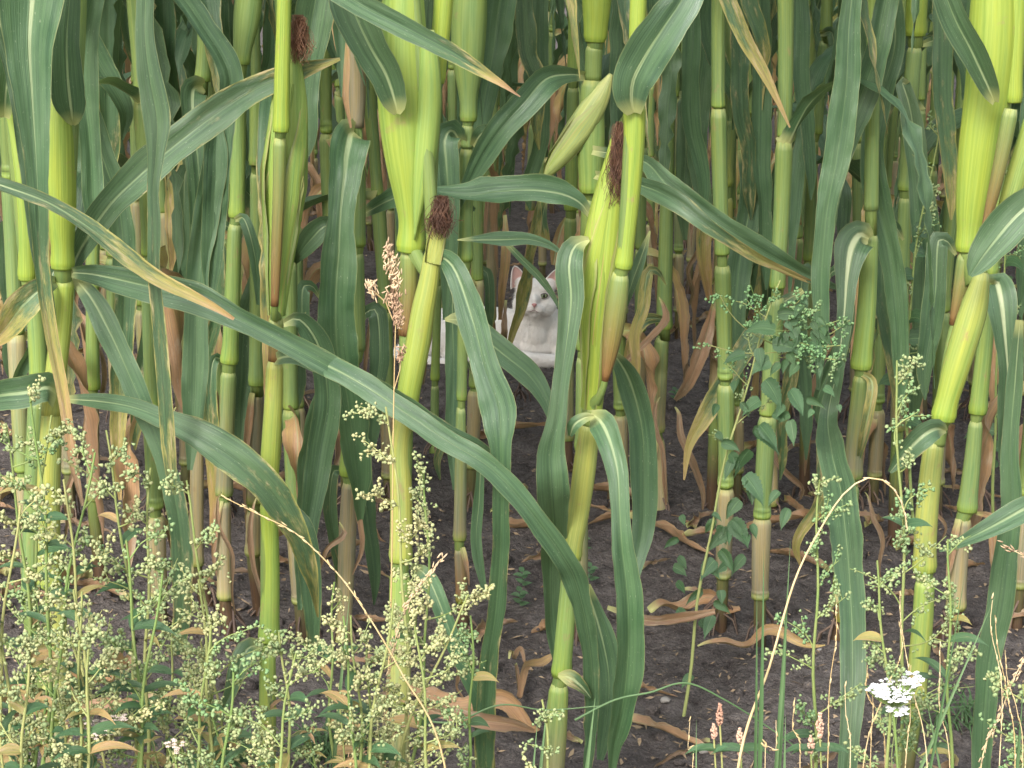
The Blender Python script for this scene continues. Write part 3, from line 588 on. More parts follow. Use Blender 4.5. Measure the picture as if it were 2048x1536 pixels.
quick(D2, 925, 'second-row maize plant with two green collar wings under its cob', [
    ('GM', [(941, -70, 60), (938, 30, 74), (936, 120, 64), (937, 200, 36), (937, 242, 32)]), ('MM', [(935, 250, 24), (934, 295, 26)], 0), ('MM', [(933, 298, 28), (931, 400, 30), (930, 522, 31)]),
    ('OM', [(930, 538, 22), (926, 660, 22), (923, 800, 20)]), ('MP', [(922, 815, 20), (921, 950, 24), (919, 1080, 26)]), ('PB', [(919, 1095, 22), (925, 1205, 26)])],
    [([(945, 292, 14), (962, 268, 34), (980, 262, 30), (986, 240, 6)], dict(bow=.03, dD=-.02, pale=.3)), ([(925, 292, 20), (905, 262, 52), (890, 280, 62), (894, 340, 56), (898, 430, 50), (896, 540, 34), (890, 640, 10)], dict(bow=.04, dD=.0, pale=.2)),
     ([(1010, -60, 70), (995, 30, 80), (985, 110, 62), (968, 200, 54), (955, 300, 44), (945, 400, 20)], dict(bow=0, dD=.1, pale=.3)),
     ([(905, 530, 20), (905, 640, 34), (908, 760, 38), (905, 880, 32), (910, 980, 10)], dict(bow=0, dD=.05)), ([(962, 900, 10), (958, 1000, 24), (952, 1080, 26), (962, 1150, 18), (975, 1200, 6)], dict(bow=0, dD=-.1))])
K = quick(D2, 1160, 'second-row maize plant with a pale cob leaning out left, behind the tall lime cob', [
    ('LL', [(1194, -70, 62), (1193, 10, 58), (1190, 84, 40)]), ('OO', [(1188, 92, 35), (1186, 160, 34)], 0), ('MG', [(1184, 160, 44), (1181, 280, 56), (1180, 385, 42)]),
    ('OM', [(1180, 398, 36), (1174, 550, 32), (1168, 700, 30)]), ('MM', [(1166, 715, 28), (1164, 900, 30)]), ('MP', [(1163, 915, 28), (1160, 1180, 30)])],
    [([(1172, 152, 20), (1135, 150, 34), (1092, 160, 58), (1048, 208, 68), (1002, 258, 60), (965, 312, 52), (928, 385, 26), (905, 440, 6)], dict(bow=.08, roll=(20, -10))),
     ([(855, 378, 3), (930, 386, 48), (1000, 380, 64), (1060, 378, 60), (1120, 386, 52), (1160, 405, 34), (1180, 432, 10)], dict(bow=.02, dD=-.15, rev=True, roll=(35, 10), ruf=.18)),
     ([(1185, 300, 20), (1285, 322, 34), (1335, 372, 54), (1402, 424, 58), (1470, 468, 54), (1540, 508, 46), (1610, 548, 30), (1690, 582, 6)], dict(bow=.12, dD=-.05)),
     ([(1190, 350, 20), (1285, 372, 40), (1350, 402, 48), (1425, 458, 32), (1500, 508, 24), (1580, 546, 14), (1665, 582, 4)], dict(bow=.16, dD=-.05, dry=(0, .55))),
     ([(915, 480, 3), (1000, 478, 30), (1056, 478, 26), (1098, 490, 18), (1132, 512, 4)], dict(bow=0, dD=-.2, roll=(30, 0))), ([(1008, 482, 10), (1040, 515, 15), (1075, 550, 18), (1104, 588, 13), (1120, 620, 4)], dict(bow=0, dD=.1))],
    ([(1222, 148, 8), (1198, 195, 44), (1160, 255, 54), (1122, 310, 42), (1100, 340, 24), (1088, 356, 5)], 'WG', dict(dD=-.01, nh=3)))
quick(D3, 1322, 'third-row maize plant standing alone beside the bare soil, tan at its foot', [
    ('GM', [(1352, -50, 26), (1349, 80, 28), (1345, 192, 29)]), ('MM', [(1338, 212, 26), (1334, 400, 28), (1330, 560, 30), (1328, 657, 32)]), ('MT', [(1324, 675, 28), (1318, 780, 31), (1312, 862, 34)]), ('TT', [(1318, 880, 24), (1324, 1030, 28)])],
    [([(1340, 640, 8), (1290, 640, 26), (1262, 690, 24), (1250, 770, 8)], dict(dry=(.2, .5))), ([(1345, 200, 14), (1368, 200, 34), (1372, 300, 44), (1366, 400, 36), (1370, 480, 10)], dict(bow=.02)),
     ([(1405, -50, 40), (1412, 60, 46), (1400, 180, 50), (1394, 300, 46), (1408, 400, 38), (1420, 470, 10)], dict(bow=0, dD=-.1))])
quick(D2, 1688, 'second-row maize plant with a white-ribbed leaf folding down from its collar', [
    ('GM', [(1748, -50, 26), (1745, 200, 28), (1742, 420, 30)], 0), ('MG', [(1740, 470, 34), (1733, 620, 39), (1722, 737, 41)]), ('OP', [(1722, 752, 32), (1712, 860, 36), (1704, 955, 40)]), ('MM', [(1702, 970, 34), (1694, 1080, 37), (1686, 1172, 40)]), ('PB', [(1686, 1185, 32), (1688, 1240, 34)])],
    [([(1740, 478, 24), (1722, 470, 70), (1704, 495, 76), (1694, 560, 50), (1688, 640, 36), (1674, 740, 34), (1656, 830, 42), (1662, 900, 62, .1), (1680, 980, 72, .2), (1690, 1060, 76, .3), (1700, 1160, 62, .42), (1706, 1300, 58, .52), (1702, 1440, 52, .58), (1690, 1590, 36, .62)], dict(bow=.08, pale=1., dD=-.03, rev=False)),
     ([(1720, 745, 8), (1745, 770, 24), (1730, 860, 22), (1715, 930, 8)], dict(dry=(.3, .2), pale=.6)), ([(1710, -60, 44), (1698, 60, 50), (1692, 180, 62), (1672, 320, 62), (1652, 430, 46), (1642, 560, 42), (1642, 680, 30), (1636, 780, 8)], dict(D=2.8, bow=0, pale=.5)),
     ([(1786, -60, 50), (1768, 30, 52), (1746, 130, 60), (1712, 220, 72), (1676, 320, 56), (1660, 420, 40), (1650, 540, 14)], dict(D=2.9, bow=0, roll=(30, -20)))])
quick(D2, 1912, 'second-row maize plant with a white-ribbed leaf hanging down its right side, far right', [
    ('GM', [(1992, 300, 26), (1986, 450, 29), (1980, 547, 31)]), ('MG', [(1975, 590, 31), (1968, 700, 33), (1955, 827, 36)]), ('MM', [(1952, 842, 28), (1944, 930, 34), (1934, 1022, 40)]), ('PT', [(1926, 1038, 36), (1918, 1120, 37), (1912, 1218, 38)])],
    [([(1985, 570, 24), (1994, 566, 60), (2003, 605, 68), (2010, 670, 54), (2016, 750, 44), (2012, 830, 40), (2002, 920, 10)], dict(bow=.06, dD=-.03, pale=1.)), ([(2040, 640, 20), (2030, 760, 36), (2020, 900, 40), (2020, 1030, 50), (2000, 1200, 60), (1975, 1350, 54), (1960, 1590, 40)], dict(D=2.36, bow=0, fold=.4)),
     ([(1950, 1025, 8), (1985, 1040, 20), (1990, 1120, 26), (2005, 1200, 10)], dict(dry=(.7, .8)))])
quick(D3 - .2, 1805, 'third-row maize plant with a short folded-back collar leaf, upper right', [
    ('GL', [(1836, -60, 42), (1833, 20, 44), (1831, 72, 40)]), ('MM', [(1830, 95, 32), (1821, 200, 32), (1812, 380, 32)]), ('MM', [(1811, 395, 28), (1802, 620, 30)]), ('MP', [(1800, 640, 28), (1795, 860, 30)])],
    [([(1818, 172, 10), (1806, 168, 34), (1820, 220, 44), (1836, 330, 52), (1850, 450, 62), (1856, 560, 72), (1850, 660, 62), (1832, 770, 40), (1826, 860, 10)], dict(bow=.05, dD=-.05)),
     ([(1785, -30, 30), (1790, 90, 48), (1762, 190, 50), (1745, 300, 54), (1756, 400, 58), (1780, 500, 52), (1796, 620, 46), (1802, 740, 34), (1800, 820, 10)], dict(D=3.0, bow=0)),
     ([(1840, 90, 12), (1880, 80, 26), (1905, 100, 20)], dict(bow=.02))])
quick(D3, 1548, 'third-row maize plant with small collar ears and a pale bent leaf, right of centre', [
    ('GM', [(1590, -50, 24), (1584, 80, 27), (1577, 175, 30)]), ('MM', [(1574, 198, 24), (1569, 300, 27), (1561, 412, 29)]), ('MG', [(1559, 430, 24), (1555, 560, 27), (1550, 640, 28)]), ('MT', [(1548, 660, 25), (1545, 830, 28)]), ('TT', [(1544, 845, 26), (1542, 1010, 30)])],
    [([(1562, 414, 30), (1552, 428, 42), (1542, 490, 42), (1536, 570, 30), (1530, 650, 8)], dict(pale=.9)), ([(1572, 180, 10), (1558, 172, 26), (1552, 205, 12)], dict(pale=.5)), ([(1580, 180, 10), (1598, 174, 26), (1602, 205, 10)], dict(pale=.5)),
     ([(1606, 580, 14), (1550, 618, 38), (1502, 680, 48), (1452, 760, 46), (1406, 840, 38), (1378, 892, 20), (1368, 960, 4)], dict(D=3.3, bow=0, dry=(.12, .45), ruf=.12)),
     ([(1436, -50, 36), (1480, 60, 36), (1520, 130, 26), (1550, 190, 16), (1580, 255, 4)], dict(D=2.9, bow=0, dry=(.1, .5))),
     ([(1480, 300, 14), (1500, 400, 50), (1480, 520, 56), (1470, 640, 50), (1478, 760, 20)], dict(D=3.4, bow=0))])
quick(D3 + .1, 1618, 'thin third-row maize plant with a bowed stem near the top right', [
    ('GM', [(1655, -50, 22), (1652, 66, 25)]), ('MM', [(1648, 82, 21), (1640, 180, 23), (1632, 267, 26)]), ('OM', [(1628, 282, 20), (1622, 400, 23), (1618, 520, 24)]), ('MP', [(1616, 540, 22), (1610, 800, 24)])],
    [([(1640, 68, 10), (1664, 66, 26), (1668, 120, 24), (1660, 190, 8)], {}), ([(1630, 270, 8), (1600, 280, 20), (1590, 360, 20), (1600, 450, 8)], dict(dry=(.2, .5)))])
quick(3.9, 1136, 'thin pale maize plant rising just behind the white cat’s ear', [('MG', [(1150, -50, 22), (1147, 160, 27)]), ('MG', [(1146, 175, 24), (1142, 420, 27)]), ('MM', [(1141, 435, 24), (1138, 640, 26)]), ('MP', [(1137, 655, 24), (1135, 880, 26)])])
quick(D2 + .2, 183, 'second-row maize plant with tan foot in the gap right of the stout left one', [('GM', [(188, 330, 24), (186, 480, 27), (184, 580, 28)]), ('MG', [(184, 595, 25), (185, 690, 27), (186, 778, 29)]), ('PT', [(186, 795, 24), (186, 1000, 28)])],
      [([(200, -60, 40), (175, 60, 56), (168, 160, 60), (180, 280, 50), (186, 400, 44), (190, 480, 10)], dict(D=2.75, bow=0)), ([(150, 120, 30), (200, 300, 60), (240, 430, 56), (250, 600, 50), (240, 760, 44), (235, 900, 30), (240, 1000, 8)], dict(D=2.9, bow=0, dry=(0, .45)))])
quick(D2 + .1, 510, 'second-row maize plant with a torn purple-tan lower sheath, left of the kinked leaf base', [('GM', [(512, 150, 26), (513, 260, 29), (513, 330, 30)]), ('MM', [(513, 345, 27), (514, 560, 30), (514, 770, 33)]), ('PP', [(512, 786, 30), (510, 880, 36), (508, 1005, 38)]), ('TT', [(508, 1020, 30), (506, 1110, 32)])],
      [([(540, 500, 20), (520, 560, 50), (500, 640, 66), (490, 760, 60), (484, 860, 50), (478, 960, 12)], dict(bow=0, dD=.1)), ([(420, 200, 30), (430, 320, 56), (410, 440, 60), (395, 560, 50), (392, 700, 60), (388, 820, 50), (380, 940, 12)], dict(D=2.8, bow=0))])
quick(D3, 1430, 'yellowing third-row maize plant with shrivelled sheaths and exposed roots', [('MY', [(1458, 240, 28), (1454, 310, 28), (1452, 372, 27)]), ('YT', [(1450, 395, 34), (1446, 520, 36), (1440, 640, 32)]), ('BT', [(1438, 650, 32), (1432, 780, 28)])],
      [([(1450, 480, 10), (1470, 540, 26), (1462, 640, 30), (1470, 700, 10)], dict(dry=(.4, .6))), ([(1430, 600, 10), (1410, 680, 34), (1380, 760, 30), (1350, 800, 10)], dict(dry=(.8, 1))), ([(1440, 380, 8), (1420, 400, 30), (1408, 500, 34), (1420, 600, 14)], dict(dry=(.1, .6)))])
quick(4.2, 1003, 'browned maize plant left of the white cat’s face', [('PT', [(985, 350, 20), (984, 500, 21), (982, 640, 20)]), ('BT', [(982, 640, 18), (984, 760, 20)])],
      [([(1010, 430, 8), (1012, 500, 22), (1004, 580, 18), (1000, 640, 8)], dict(dry=(.5, .7), dD=-.02)), ([(1012, 600, 6), (1008, 660, 16), (1012, 700, 12)], dict(dry=(.9, 1.)))])
quick(4.0, 868, 'thin green maize stem crossing the white cat’s flank', [('MG', [(880, 430, 18), (876, 560, 18)]), ('MG', [(876, 570, 16), (870, 760, 18)]), ('MM', [(870, 770, 16), (868, 910, 18)])])
brn = quick(4.45, 1040, 'withering maize plant with a twisted olive leaf before the white cat’s face', [('MP', [(1068, 250, 20), (1062, 380, 20), (1060, 420, 18)])],
      [([(1078, 400, 8), (1072, 450, 22), (1058, 520, 22), (1048, 580, 30), (1040, 620, 26), (1024, 670, 16), (1012, 712, 5)], dict(dry=(.24, .34), bow=0, dD=-.08, roll=(30, 5), ruf=.16)),
       ([(1092, 400, 8), (1085, 440, 20), (1090, 470, 20), (1098, 500, 6)], dict(dry=(.1, .5), bow=0)),
       ([(1132, 436, 6), (1122, 460, 20), (1112, 500, 26), (1106, 530, 8)], dict(dry=(.55, .5), bow=0, dD=.3, pale=.9))], ground=False)
# ------------------------------------------------------------ more hanging leaves of the traced plants
rg = random.Random(77)
HANG = [(600, 590, 575, 780, 40, 3.4, 0), (385, 590, 378, 850, 44, 3.3, 0), (365, 360, 360, 620, 50, 3.3, 0), (430, 470, 420, 770, 40, 3.0, .1), (760, 640, 745, 910, 50, 3.2, 0), (730, 900, 748, 1210, 42, 3.1, 0), (862, 20, 850, 240, 60, 3.3, 0), (1080, 180, 1060, 420, 40, 3.6, 0),
        (1050, 40, 1078, 300, 46, 3.5, 0), (1312, -40, 1300, 180, 62, 3.1, 0), (1385, 60, 1402, 440, 46, 3.3, 0), (1422, -30, 1465, 260, 50, 3.4, 0), (1480, 140, 1502, 440, 46, 3.4, .1), (1522, 240, 1532, 580, 44, 3.4, 0), (1602, 90, 1622, 400, 40, 3.3, 0), (1500, 440, 1478, 720, 44, 3.5, 0),
        (1600, 560, 1612, 920, 38, 3.5, 0), (1585, 700, 1560, 960, 34, 3.5, .2), (1765, 470, 1792, 840, 46, 3.2, 0), (1870, 500, 1850, 800, 56, 2.95, 0), (1885, 90, 1902, 440, 50, 3.2, 0), (1940, -40, 1925, 200, 44, 3.2, 0), (165, -40, 245, 280, 60, 3.0, 0), (215, 190, 200, 440, 50, 3.1, 0), (18, 470, 28, 780, 60, 3.1, 0),
        (255, -30, 305, 280, 42, 3.3, 0), (330, 60, 350, 340, 48, 3.2, 0), (590, 690, 560, 920, 44, 3.3, 0), (1290, 560, 1268, 780, 30, 3.2, .2), (640, -40, 700, 240, 54, 3.2, 0), (760, -40, 770, 130, 50, 3.2, 0), (545, 60, 520, 300, 44, 3.2, 0), (300, 620, 270, 900, 44, 3.2, 0), (100, 560, 40, 800, 44, 3.0, 0), (660, 960, 676, 1180, 36, 3.1, .1),
        (1690, 560, 1640, 860, 40, 3.1, 0), (1465, 560, 1452, 860, 30, 3.6, .3), (820, 520, 842, 700, 30, 3.7, 0), (980, 560, 975, 740, 26, 3.7, 0), (905, 740, 880, 960, 26, 3.5, .1), (1640, 900, 1600, 1130, 34, 3.0, .1), (1500, -40, 1530, 140, 44, 3.3, 0), (1720, -40, 1760, 260, 40, 3.3, 0),
        (504, 1000, 526, 1270, 22, 2.9, .9), (432, 990, 470, 1230, 16, 2.8, .85), (1308, 800, 1332, 1010, 22, 3.4, .9), (1362, 820, 1405, 1020, 30, 3.4, .95), (600, 630, 588, 760, 26, 3.3, .9), (858, 650, 846, 770, 26, 4.2, .95), (1330, 600, 1252, 760, 30, 3.4, .85), (1420, 680, 1446, 780, 30, 3.6, .95), (204, 690, 190, 860, 22, 3.2, .9),
        (420, 880, 446, 1010, 18, 3., .8), (1742, 990, 1764, 1170, 20, 2.9, .95), (1850, 930, 1884, 1080, 18, 2.9, .9), (690, 1050, 640, 1140, 24, 2.9, .95), (575, 720, 578, 850, 20, 3.1, .8), (1500, 560, 1520, 700, 26, 3.7, .9), (1550, 880, 1600, 1000, 26, 3.6, .9), (740, 620, 730, 760, 20, 3.6, .9), (340, 820, 320, 980, 22, 3.2, .85), (150, 900, 130, 1080, 22, 3.0, .9), (1400, 470, 1378, 610, 20, 3.8, .8)]
for (x0, y0, x1, y1, wd, D, dr) in HANG:
    near = sorted((p_ for p_ in ALLP[5:] if abs(p_.D - D) < .5), key=lambda p_: abs(p_.bx - x0)); pl = near[0]; s_ = 1 if pl.bx > x0 else -1; m = rg.uniform(-14, 14); wd *= .9 if dr < .5 else .62
    if y0 < 330: head = [(x0 - (x1 - x0) * .3, -70, wd * .8), (x0, min(y0, 40), wd)]
    elif dr > .5: head = [(x0 + s_ * 12, y0 - 6, wd * .15), (x0 + s_ * 4, y0 + 8, wd * .5)]
    else: head = [(x0 + s_ * 42, y0 + 10, wd * .12), (x0 + s_ * 26, y0 - 16, wd * .5), (x0 + s_ * 6, y0 - 14, wd * .95)]
    pl.leaf(head + [(x0 + m * .4, y0 + (y1 - y0) * .25, wd), ((x0 + x1) / 2 + m, (y0 + y1) / 2, wd * rg.uniform(.8, 1)), (x1 - m * .5, y0 + (y1 - y0) * .8, wd * .7), (x1, y1, 4)], dry=(dr, min(1, dr + rg.choice((0, .1, .3)))), D=D, bow=.03, fold=rg.uniform(.3, .9), roll=(rg.uniform(-30, 10), rg.uniform(-10, 45)), ruf=.12 if dr < .5 else .2, nu=8)
# ------------------------------------------------------------ prototypes of the plants further in
def make_plant(seed, label, group, simple_=False, loc=(0, 0, 0)):
    rg = random.Random(seed); H = rg.uniform(1.55, 1.78); mats = [M_STALK, M_LEAF]
    root = None if simple_ else thing('maize_plant', loc, label, 'maize plant', group)
    allm = MB() if simple_ else None
    lean = Vector((rg.uniform(-.04, .04), rg.uniform(-.04, .04), 0)); ph = rg.uniform(0, 6)
    def ax(z): t = z / H; return Vector((lean.x * t + .008 * math.sin(z * 5 + ph), lean.y * t + .008 * math.cos(z * 4 + ph), z))
    def emit(mb, nm, mat):
        if simple_: return
        ob = mb.build(nm, mat, root, origin=(0, 0, 0)); ob.location = (0, 0, 0); return ob
    def MBx(mi):
        if simple_: allm.m = mi; return allm
        return MB()
    nseg = 26 if simple_ else 60
    mb = MBx(0); zs = [-.03 + (H + .03) * i / nseg for i in range(nseg + 1)]
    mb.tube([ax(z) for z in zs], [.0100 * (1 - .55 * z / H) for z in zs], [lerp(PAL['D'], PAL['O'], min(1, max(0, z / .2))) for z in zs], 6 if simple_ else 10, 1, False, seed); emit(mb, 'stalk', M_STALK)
    z = rg.uniform(.05, .09); k = 0; az0 = rg.uniform(0, 6.28); earn = None
    while z < H - .1:
        L = min(.225, .13 + .26 * z) * rg.uniform(.9, 1.12); zt = z + L * (rg.uniform(.9, 1.0)); az = az0 + 3.1416 * k + rg.uniform(-.4, .4)
        r0 = .0122 * (1 - .45 * z / H); hot = z < .26 or (z < .5 and rg.random() < .45)
        c0, c1 = ('T', 'P') if z < .12 else (('M', 'M') if hot else (rg.choice('MOO'), rg.choice('MMO')))
        if rg.random() < .15 and z < .6: c0 = 'T'
        mb = MBx(0); n = 8 if simple_ else 16; zz = [zt - (zt - z) * i / n for i in range(n + 1)]
        if not simple_: zz = zz[:-1] + [z + .012, z + .004, z + .0035, z]
        sheath(mb, [ax(q) for q in zz], [2 * (r0 + .0012 + .0025 * (q - z) / L) for q in zz], c0, c1, True, seed + k, 7 if simple_ else 12); emit(mb, 'sheath', M_STALK)
        c = ax(zt - .005) + Vector((math.cos(az), math.sin(az), 0)) * r0
        nn = 16 if simple_ else 40
        if z < .16: ln, wd, e0, e1, dr, bd = rg.uniform(.14, .26), rg.uniform(.012, .03), R(rg.uniform(-60, 10)), R(-82), (.75, 1.0), .1
        elif hot: ln, wd, e0, e1, dr, bd = rg.uniform(.25, .42), rg.uniform(.022, .042), R(rg.uniform(0, 50)), R(-86), (rg.uniform(.2, .8), .95), .12
        elif z < 1.65: ln, wd, e0, e1, dr, bd = rg.uniform(.62, .95), rg.uniform(.034, .062), R(rg.uniform(55, 80)), R(rg.uniform(-90, -80)), (0, rg.choice((0, 0, .1, .3, .7))), rg.uniform(.08, .28)
        else: ln, wd, e0, e1, dr, bd = rg.uniform(.5, .7), rg.uniform(.05, .075), R(rg.uniform(60, 78)), R(rg.uniform(-80, 0)), (0, 0), None
        P, N0 = leaf_path(c, az, ln, e0, e1, rg, nn, bd, .05); sh = dr[0] > .3
        mb = MBx(1); W = leaf_w(nn, wd)
        if not sh: W[0] *= .9
        mb.ribbon(P, W, N0, [rg.uniform(-.7, .7) * (i / nn) * 1.6 for i in range(nn + 1)] if not sh else [1.3 * math.sin(i / nn * 5 + ph) for i in range(nn + 1)], [dr[0] + (dr[1] - dr[0]) * (i / nn) ** 1.5 for i in range(nn + 1)],
                  rg.uniform(.25, .8) if not sh else .7, rg.uniform(-.1, .3) if not sh else .25, .08 if not sh else .3, rg.randint(0, 9999), 2 if simple_ else 6, wrap=0 if (simple_ or sh) else r0 + .003)
        emit(mb, 'leaf', M_LEAF)
        if .62 < z < .95 and earn is None and rg.random() < .35 and not simple_:
            earn = z; d = Vector((math.cos(az) * .22, math.sin(az) * .22, 1)).normalized(); e0_ = ax(z + .01) + Vector((math.cos(az), math.sin(az), 0)) * .012; n = 24
            P = [e0_ + d * (.21 * i / n) for i in range(n + 1)]; Rr = [.006 + .016 * math.sin(min(1., .12 + i / n * .95) * 3.0) ** .8 if i < n else .003 for i in range(n + 1)]
            mb = MB(); mb.tube(P, Rr, [PAL['G']] * (n + 1), 14, .9, True, seed, .12); er = emit(mb, 'ear', M_STALK)
            mb = MB()
            for q in range(60):
                b = P[-2] + Vector((rg.gauss(0, .004), rg.gauss(0, .004), 0)); dd = Vector((rg.gauss(0, .4), rg.gauss(0, .4), .5)).normalized(); T = []
                for i in range(8): T.append(b.copy()); dd = (dd + Vector((rg.gauss(0, .4), rg.gauss(0, .4), -.28))).normalized(); b = b + dd * .006
                mb.tube(T, [.0004] * 8, None, 3, 1, False)
            sk = mb.build('silk', M_SILK, er, origin=(0, 0, 0)); sk.location = (0, 0, 0)
        z += L; k += 1
    if not simple_:
        mb = MB()
        for q in range(8):
            a = q * .8 + rg.random(); z0 = rg.uniform(.02, .06); p = Vector((0, 0, z0)); e = Vector((math.cos(a) * .032, math.sin(a) * .032, -.015))
            mb.tube([p, p.lerp(e, .5) + Vector((math.cos(a), math.sin(a), .6)) * .008, e], [.002, .0018, .0014], None, 5, 1, False)
        emit(mb, 'prop_roots', M_ROOT); return root
    o = allm.build('maize_plant', mats, None, origin=(0, 0, 0)); return o
def copy_tree(o, par=None, keep=None):
    c = o.copy(); COL.objects.link(c); c.parent = par
    for ch in list(o.children):
        if keep is None or keep(ch): copy_tree(ch, c)
    return c
def rowlabel(D):
    return 'maize plant in the crowded middle rows in front of and beside the white cat' if D < 4.9 else 'maize plant in the dark rows standing behind the white cat'
NP = 9
protos = [make_plant(100 + i, '', '') for i in range(NP)]
rg = random.Random(5)
ORD = ['zeroth', 'first', 'second', 'third', 'fourth', 'fifth', 'sixth', 'seventh', 'eighth', 'ninth', 'tenth', 'eleventh', 'twelfth', 'thirteenth', 'fourteenth', 'fifteenth', 'sixteenth', 'seventeenth', 'eighteenth', 'nineteenth', 'twentieth']
MARK = [(-400, 'beyond the left edge'), (0, 'by the left edge'), (60, 'behind the stout front maize'), (250, 'behind the hanging ribbed leaf'), (480, 'behind the kinked front maize'), (640, 'behind the big drooping dark leaf'), (760, 'behind the swollen front maize'), (900, 'behind the winged cob plant'), (1050, 'behind the lime-cob front maize'), (1300, 'behind the lone maize by bare soil'), (1450, 'behind the leafy goosefoot'), (1650, 'behind the white-ribbed leaf'), (1850, 'behind the zigzag front maize'), (2048, 'by the right edge')]
def mark(px):
    return [m for a, m in MARK if px >= a][-1] if px > -400 else MARK[0][1]
def put_row(D, step, xs_=None, skipx=(), row=0):
    hw = .2586 * D + .55; x = -hw + rg.uniform(0, step)
    lst = list(xs_) if xs_ else []
    if not xs_:
        while x < hw: lst.append(x + rg.uniform(-.03, .03)); x += step
    cnt0 = 1; cnt = 0; lst.sort()
    for x in lst:
        y = D + rg.uniform(-.04, .04); px, py = proj(Vector((x, y, .3)))
        if any(a < px < b for a, b in skipx): continue
        src = protos[rg.randrange(NP)]; s = rg.uniform(.93, 1.07)
        M = Matrix.Translation((x, y, 0)) @ Matrix.Rotation(rg.uniform(0, 6.28), 4, 'Z') @ Matrix.Diagonal((1, 1, s, 1))
        # stem itself must not cross the cat
        r = copy_tree(src, None, lambda ch: not (3.2 < y < 5.3 and 800 < px < 1300 and ch.name.split('.')[0] == 'leaf' and verts_np(ch)[0, 2] > 1.12) and (ch.name.split('.')[0] != 'leaf' and not (ch.name.split('.')[0] == 'ear' and y < 4.5)) or y > 4.8 or (ch.name.split('.')[0] == 'leaf' and clear_of(ch, M, OPEN, y)))
        r.matrix_world = M; cnt += 1
        r['label'] = ('%s-row maize plant, %s from the left, %s' % (ORD[row], ORD[min(cnt, 20)], mark(px))) if row else rowlabel(D); r['group'] = 'maize plants of the middle rows' if D < 4.9 else 'maize plants of the rows behind the cat'; r['category'] = 'maize plant'
def w_at(px, D): return at(px, 700, D).x
put_row(D2 + .03, .2, [w_at(p, D2) for p in (-160, 20, 300, 590, 1545, 2100, 1460)], skipx=((1000, 1140), (1330, 1420)), row=2)
put_row(D3 + .02, .2, [w_at(p, D3) for p in (-80, 60, 130, 290, 350, 440, 600, 680, 770, 940, 1250, 1480, 1720, 1760, 1890, 1980, 2080, 2170)], row=3)
put_row(4.28, .15, skipx=((835, 905), (1005, 1135), (740, 800)), row=4)
put_row(5.12, .15, skipx=((1015, 1145),), row=5); put_row(5.8, .155); put_row(6.5, .175); put_row(7.2, .18)
def kill(o):
    for ch in list(o.children): kill(ch)
    bpy.data.objects.remove(o)
for p in protos: kill(p)
sp = [make_plant(300 + i, '', '', True) for i in range(5)]
def far_row(D, step):
    hw = .2586 * D + .6; x = -hw
    while x < hw: yield x + rg.uniform(-.04, .04), D + rg.uniform(-.05, .05), rg.uniform(0, 6.28); x += step
for D in (7.9, 8.6):
    for x, y, a in far_row(D, .2):
        o = sp[rg.randrange(5)].copy(); COL.objects.link(o); o.location = (x, y, 0); o.rotation_euler = (0, 0, a); tag(o, 'maize plant in the farthest dark rows at the top', 'maize plant', 'maize plants of the farthest rows')
VV = []; FF = []; UVs = []; CC = []; MI = []; base_ = 0; sv = []
for o in sp:
    me = o.data; v = verts_np(o); li = np.array([l.vertex_index for l in me.loops]); u_ = np.zeros(len(me.loops) * 2, np.float32); me.uv_layers[0].data.foreach_get('uv', u_); c_ = np.zeros(len(v) * 4, np.float32); me.color_attributes[0].data.foreach_get('color', c_)
    sv.append((v, [tuple(p.vertices) for p in me.polygons], u_.reshape(-1, 2), c_.reshape(-1, 4), [p.material_index for p in me.polygons]))
for D in (9.3, 10.1, 11., 12.):
    for x, y, a in far_row(D, .24):
        v, f, u_, c_, mi = sv[rg.randrange(5)]; ca, sa = math.cos(a), math.sin(a); VV.append(v @ np.array([[ca, sa, 0], [-sa, ca, 0], [0, 0, 1]], np.float32) + np.array([x, y, 0], np.float32)); FF += [tuple(i_ + base_ for i_ in q_) for q_ in f]; UVs.append(u_); CC.append(c_); MI += mi; base_ += len(v)
fm_ = bpy.data.meshes.new('far_maize'); fm_.from_pydata(np.concatenate(VV).tolist(), [], FF); fm_.uv_layers.new(name='UVMap').data.foreach_set('uv', np.concatenate(UVs).ravel()); fm_.color_attributes.new('Col', 'FLOAT_COLOR', 'POINT').data.foreach_set('color', np.concatenate(CC).ravel())
fm_.materials.append(M_STALK); fm_.materials.append(M_LEAF); fm_.polygons.foreach_set('material_index', MI); fm_.polygons.foreach_set('use_smooth', [True] * len(fm_.polygons)); o = bpy.data.objects.new('far_maize', fm_); COL.objects.link(o)
tag(o, 'remote dark maize filling the last gaps between the stems', 'maize'); o['kind'] = 'stuff'
for o in sp: bpy.data.objects.remove(o)

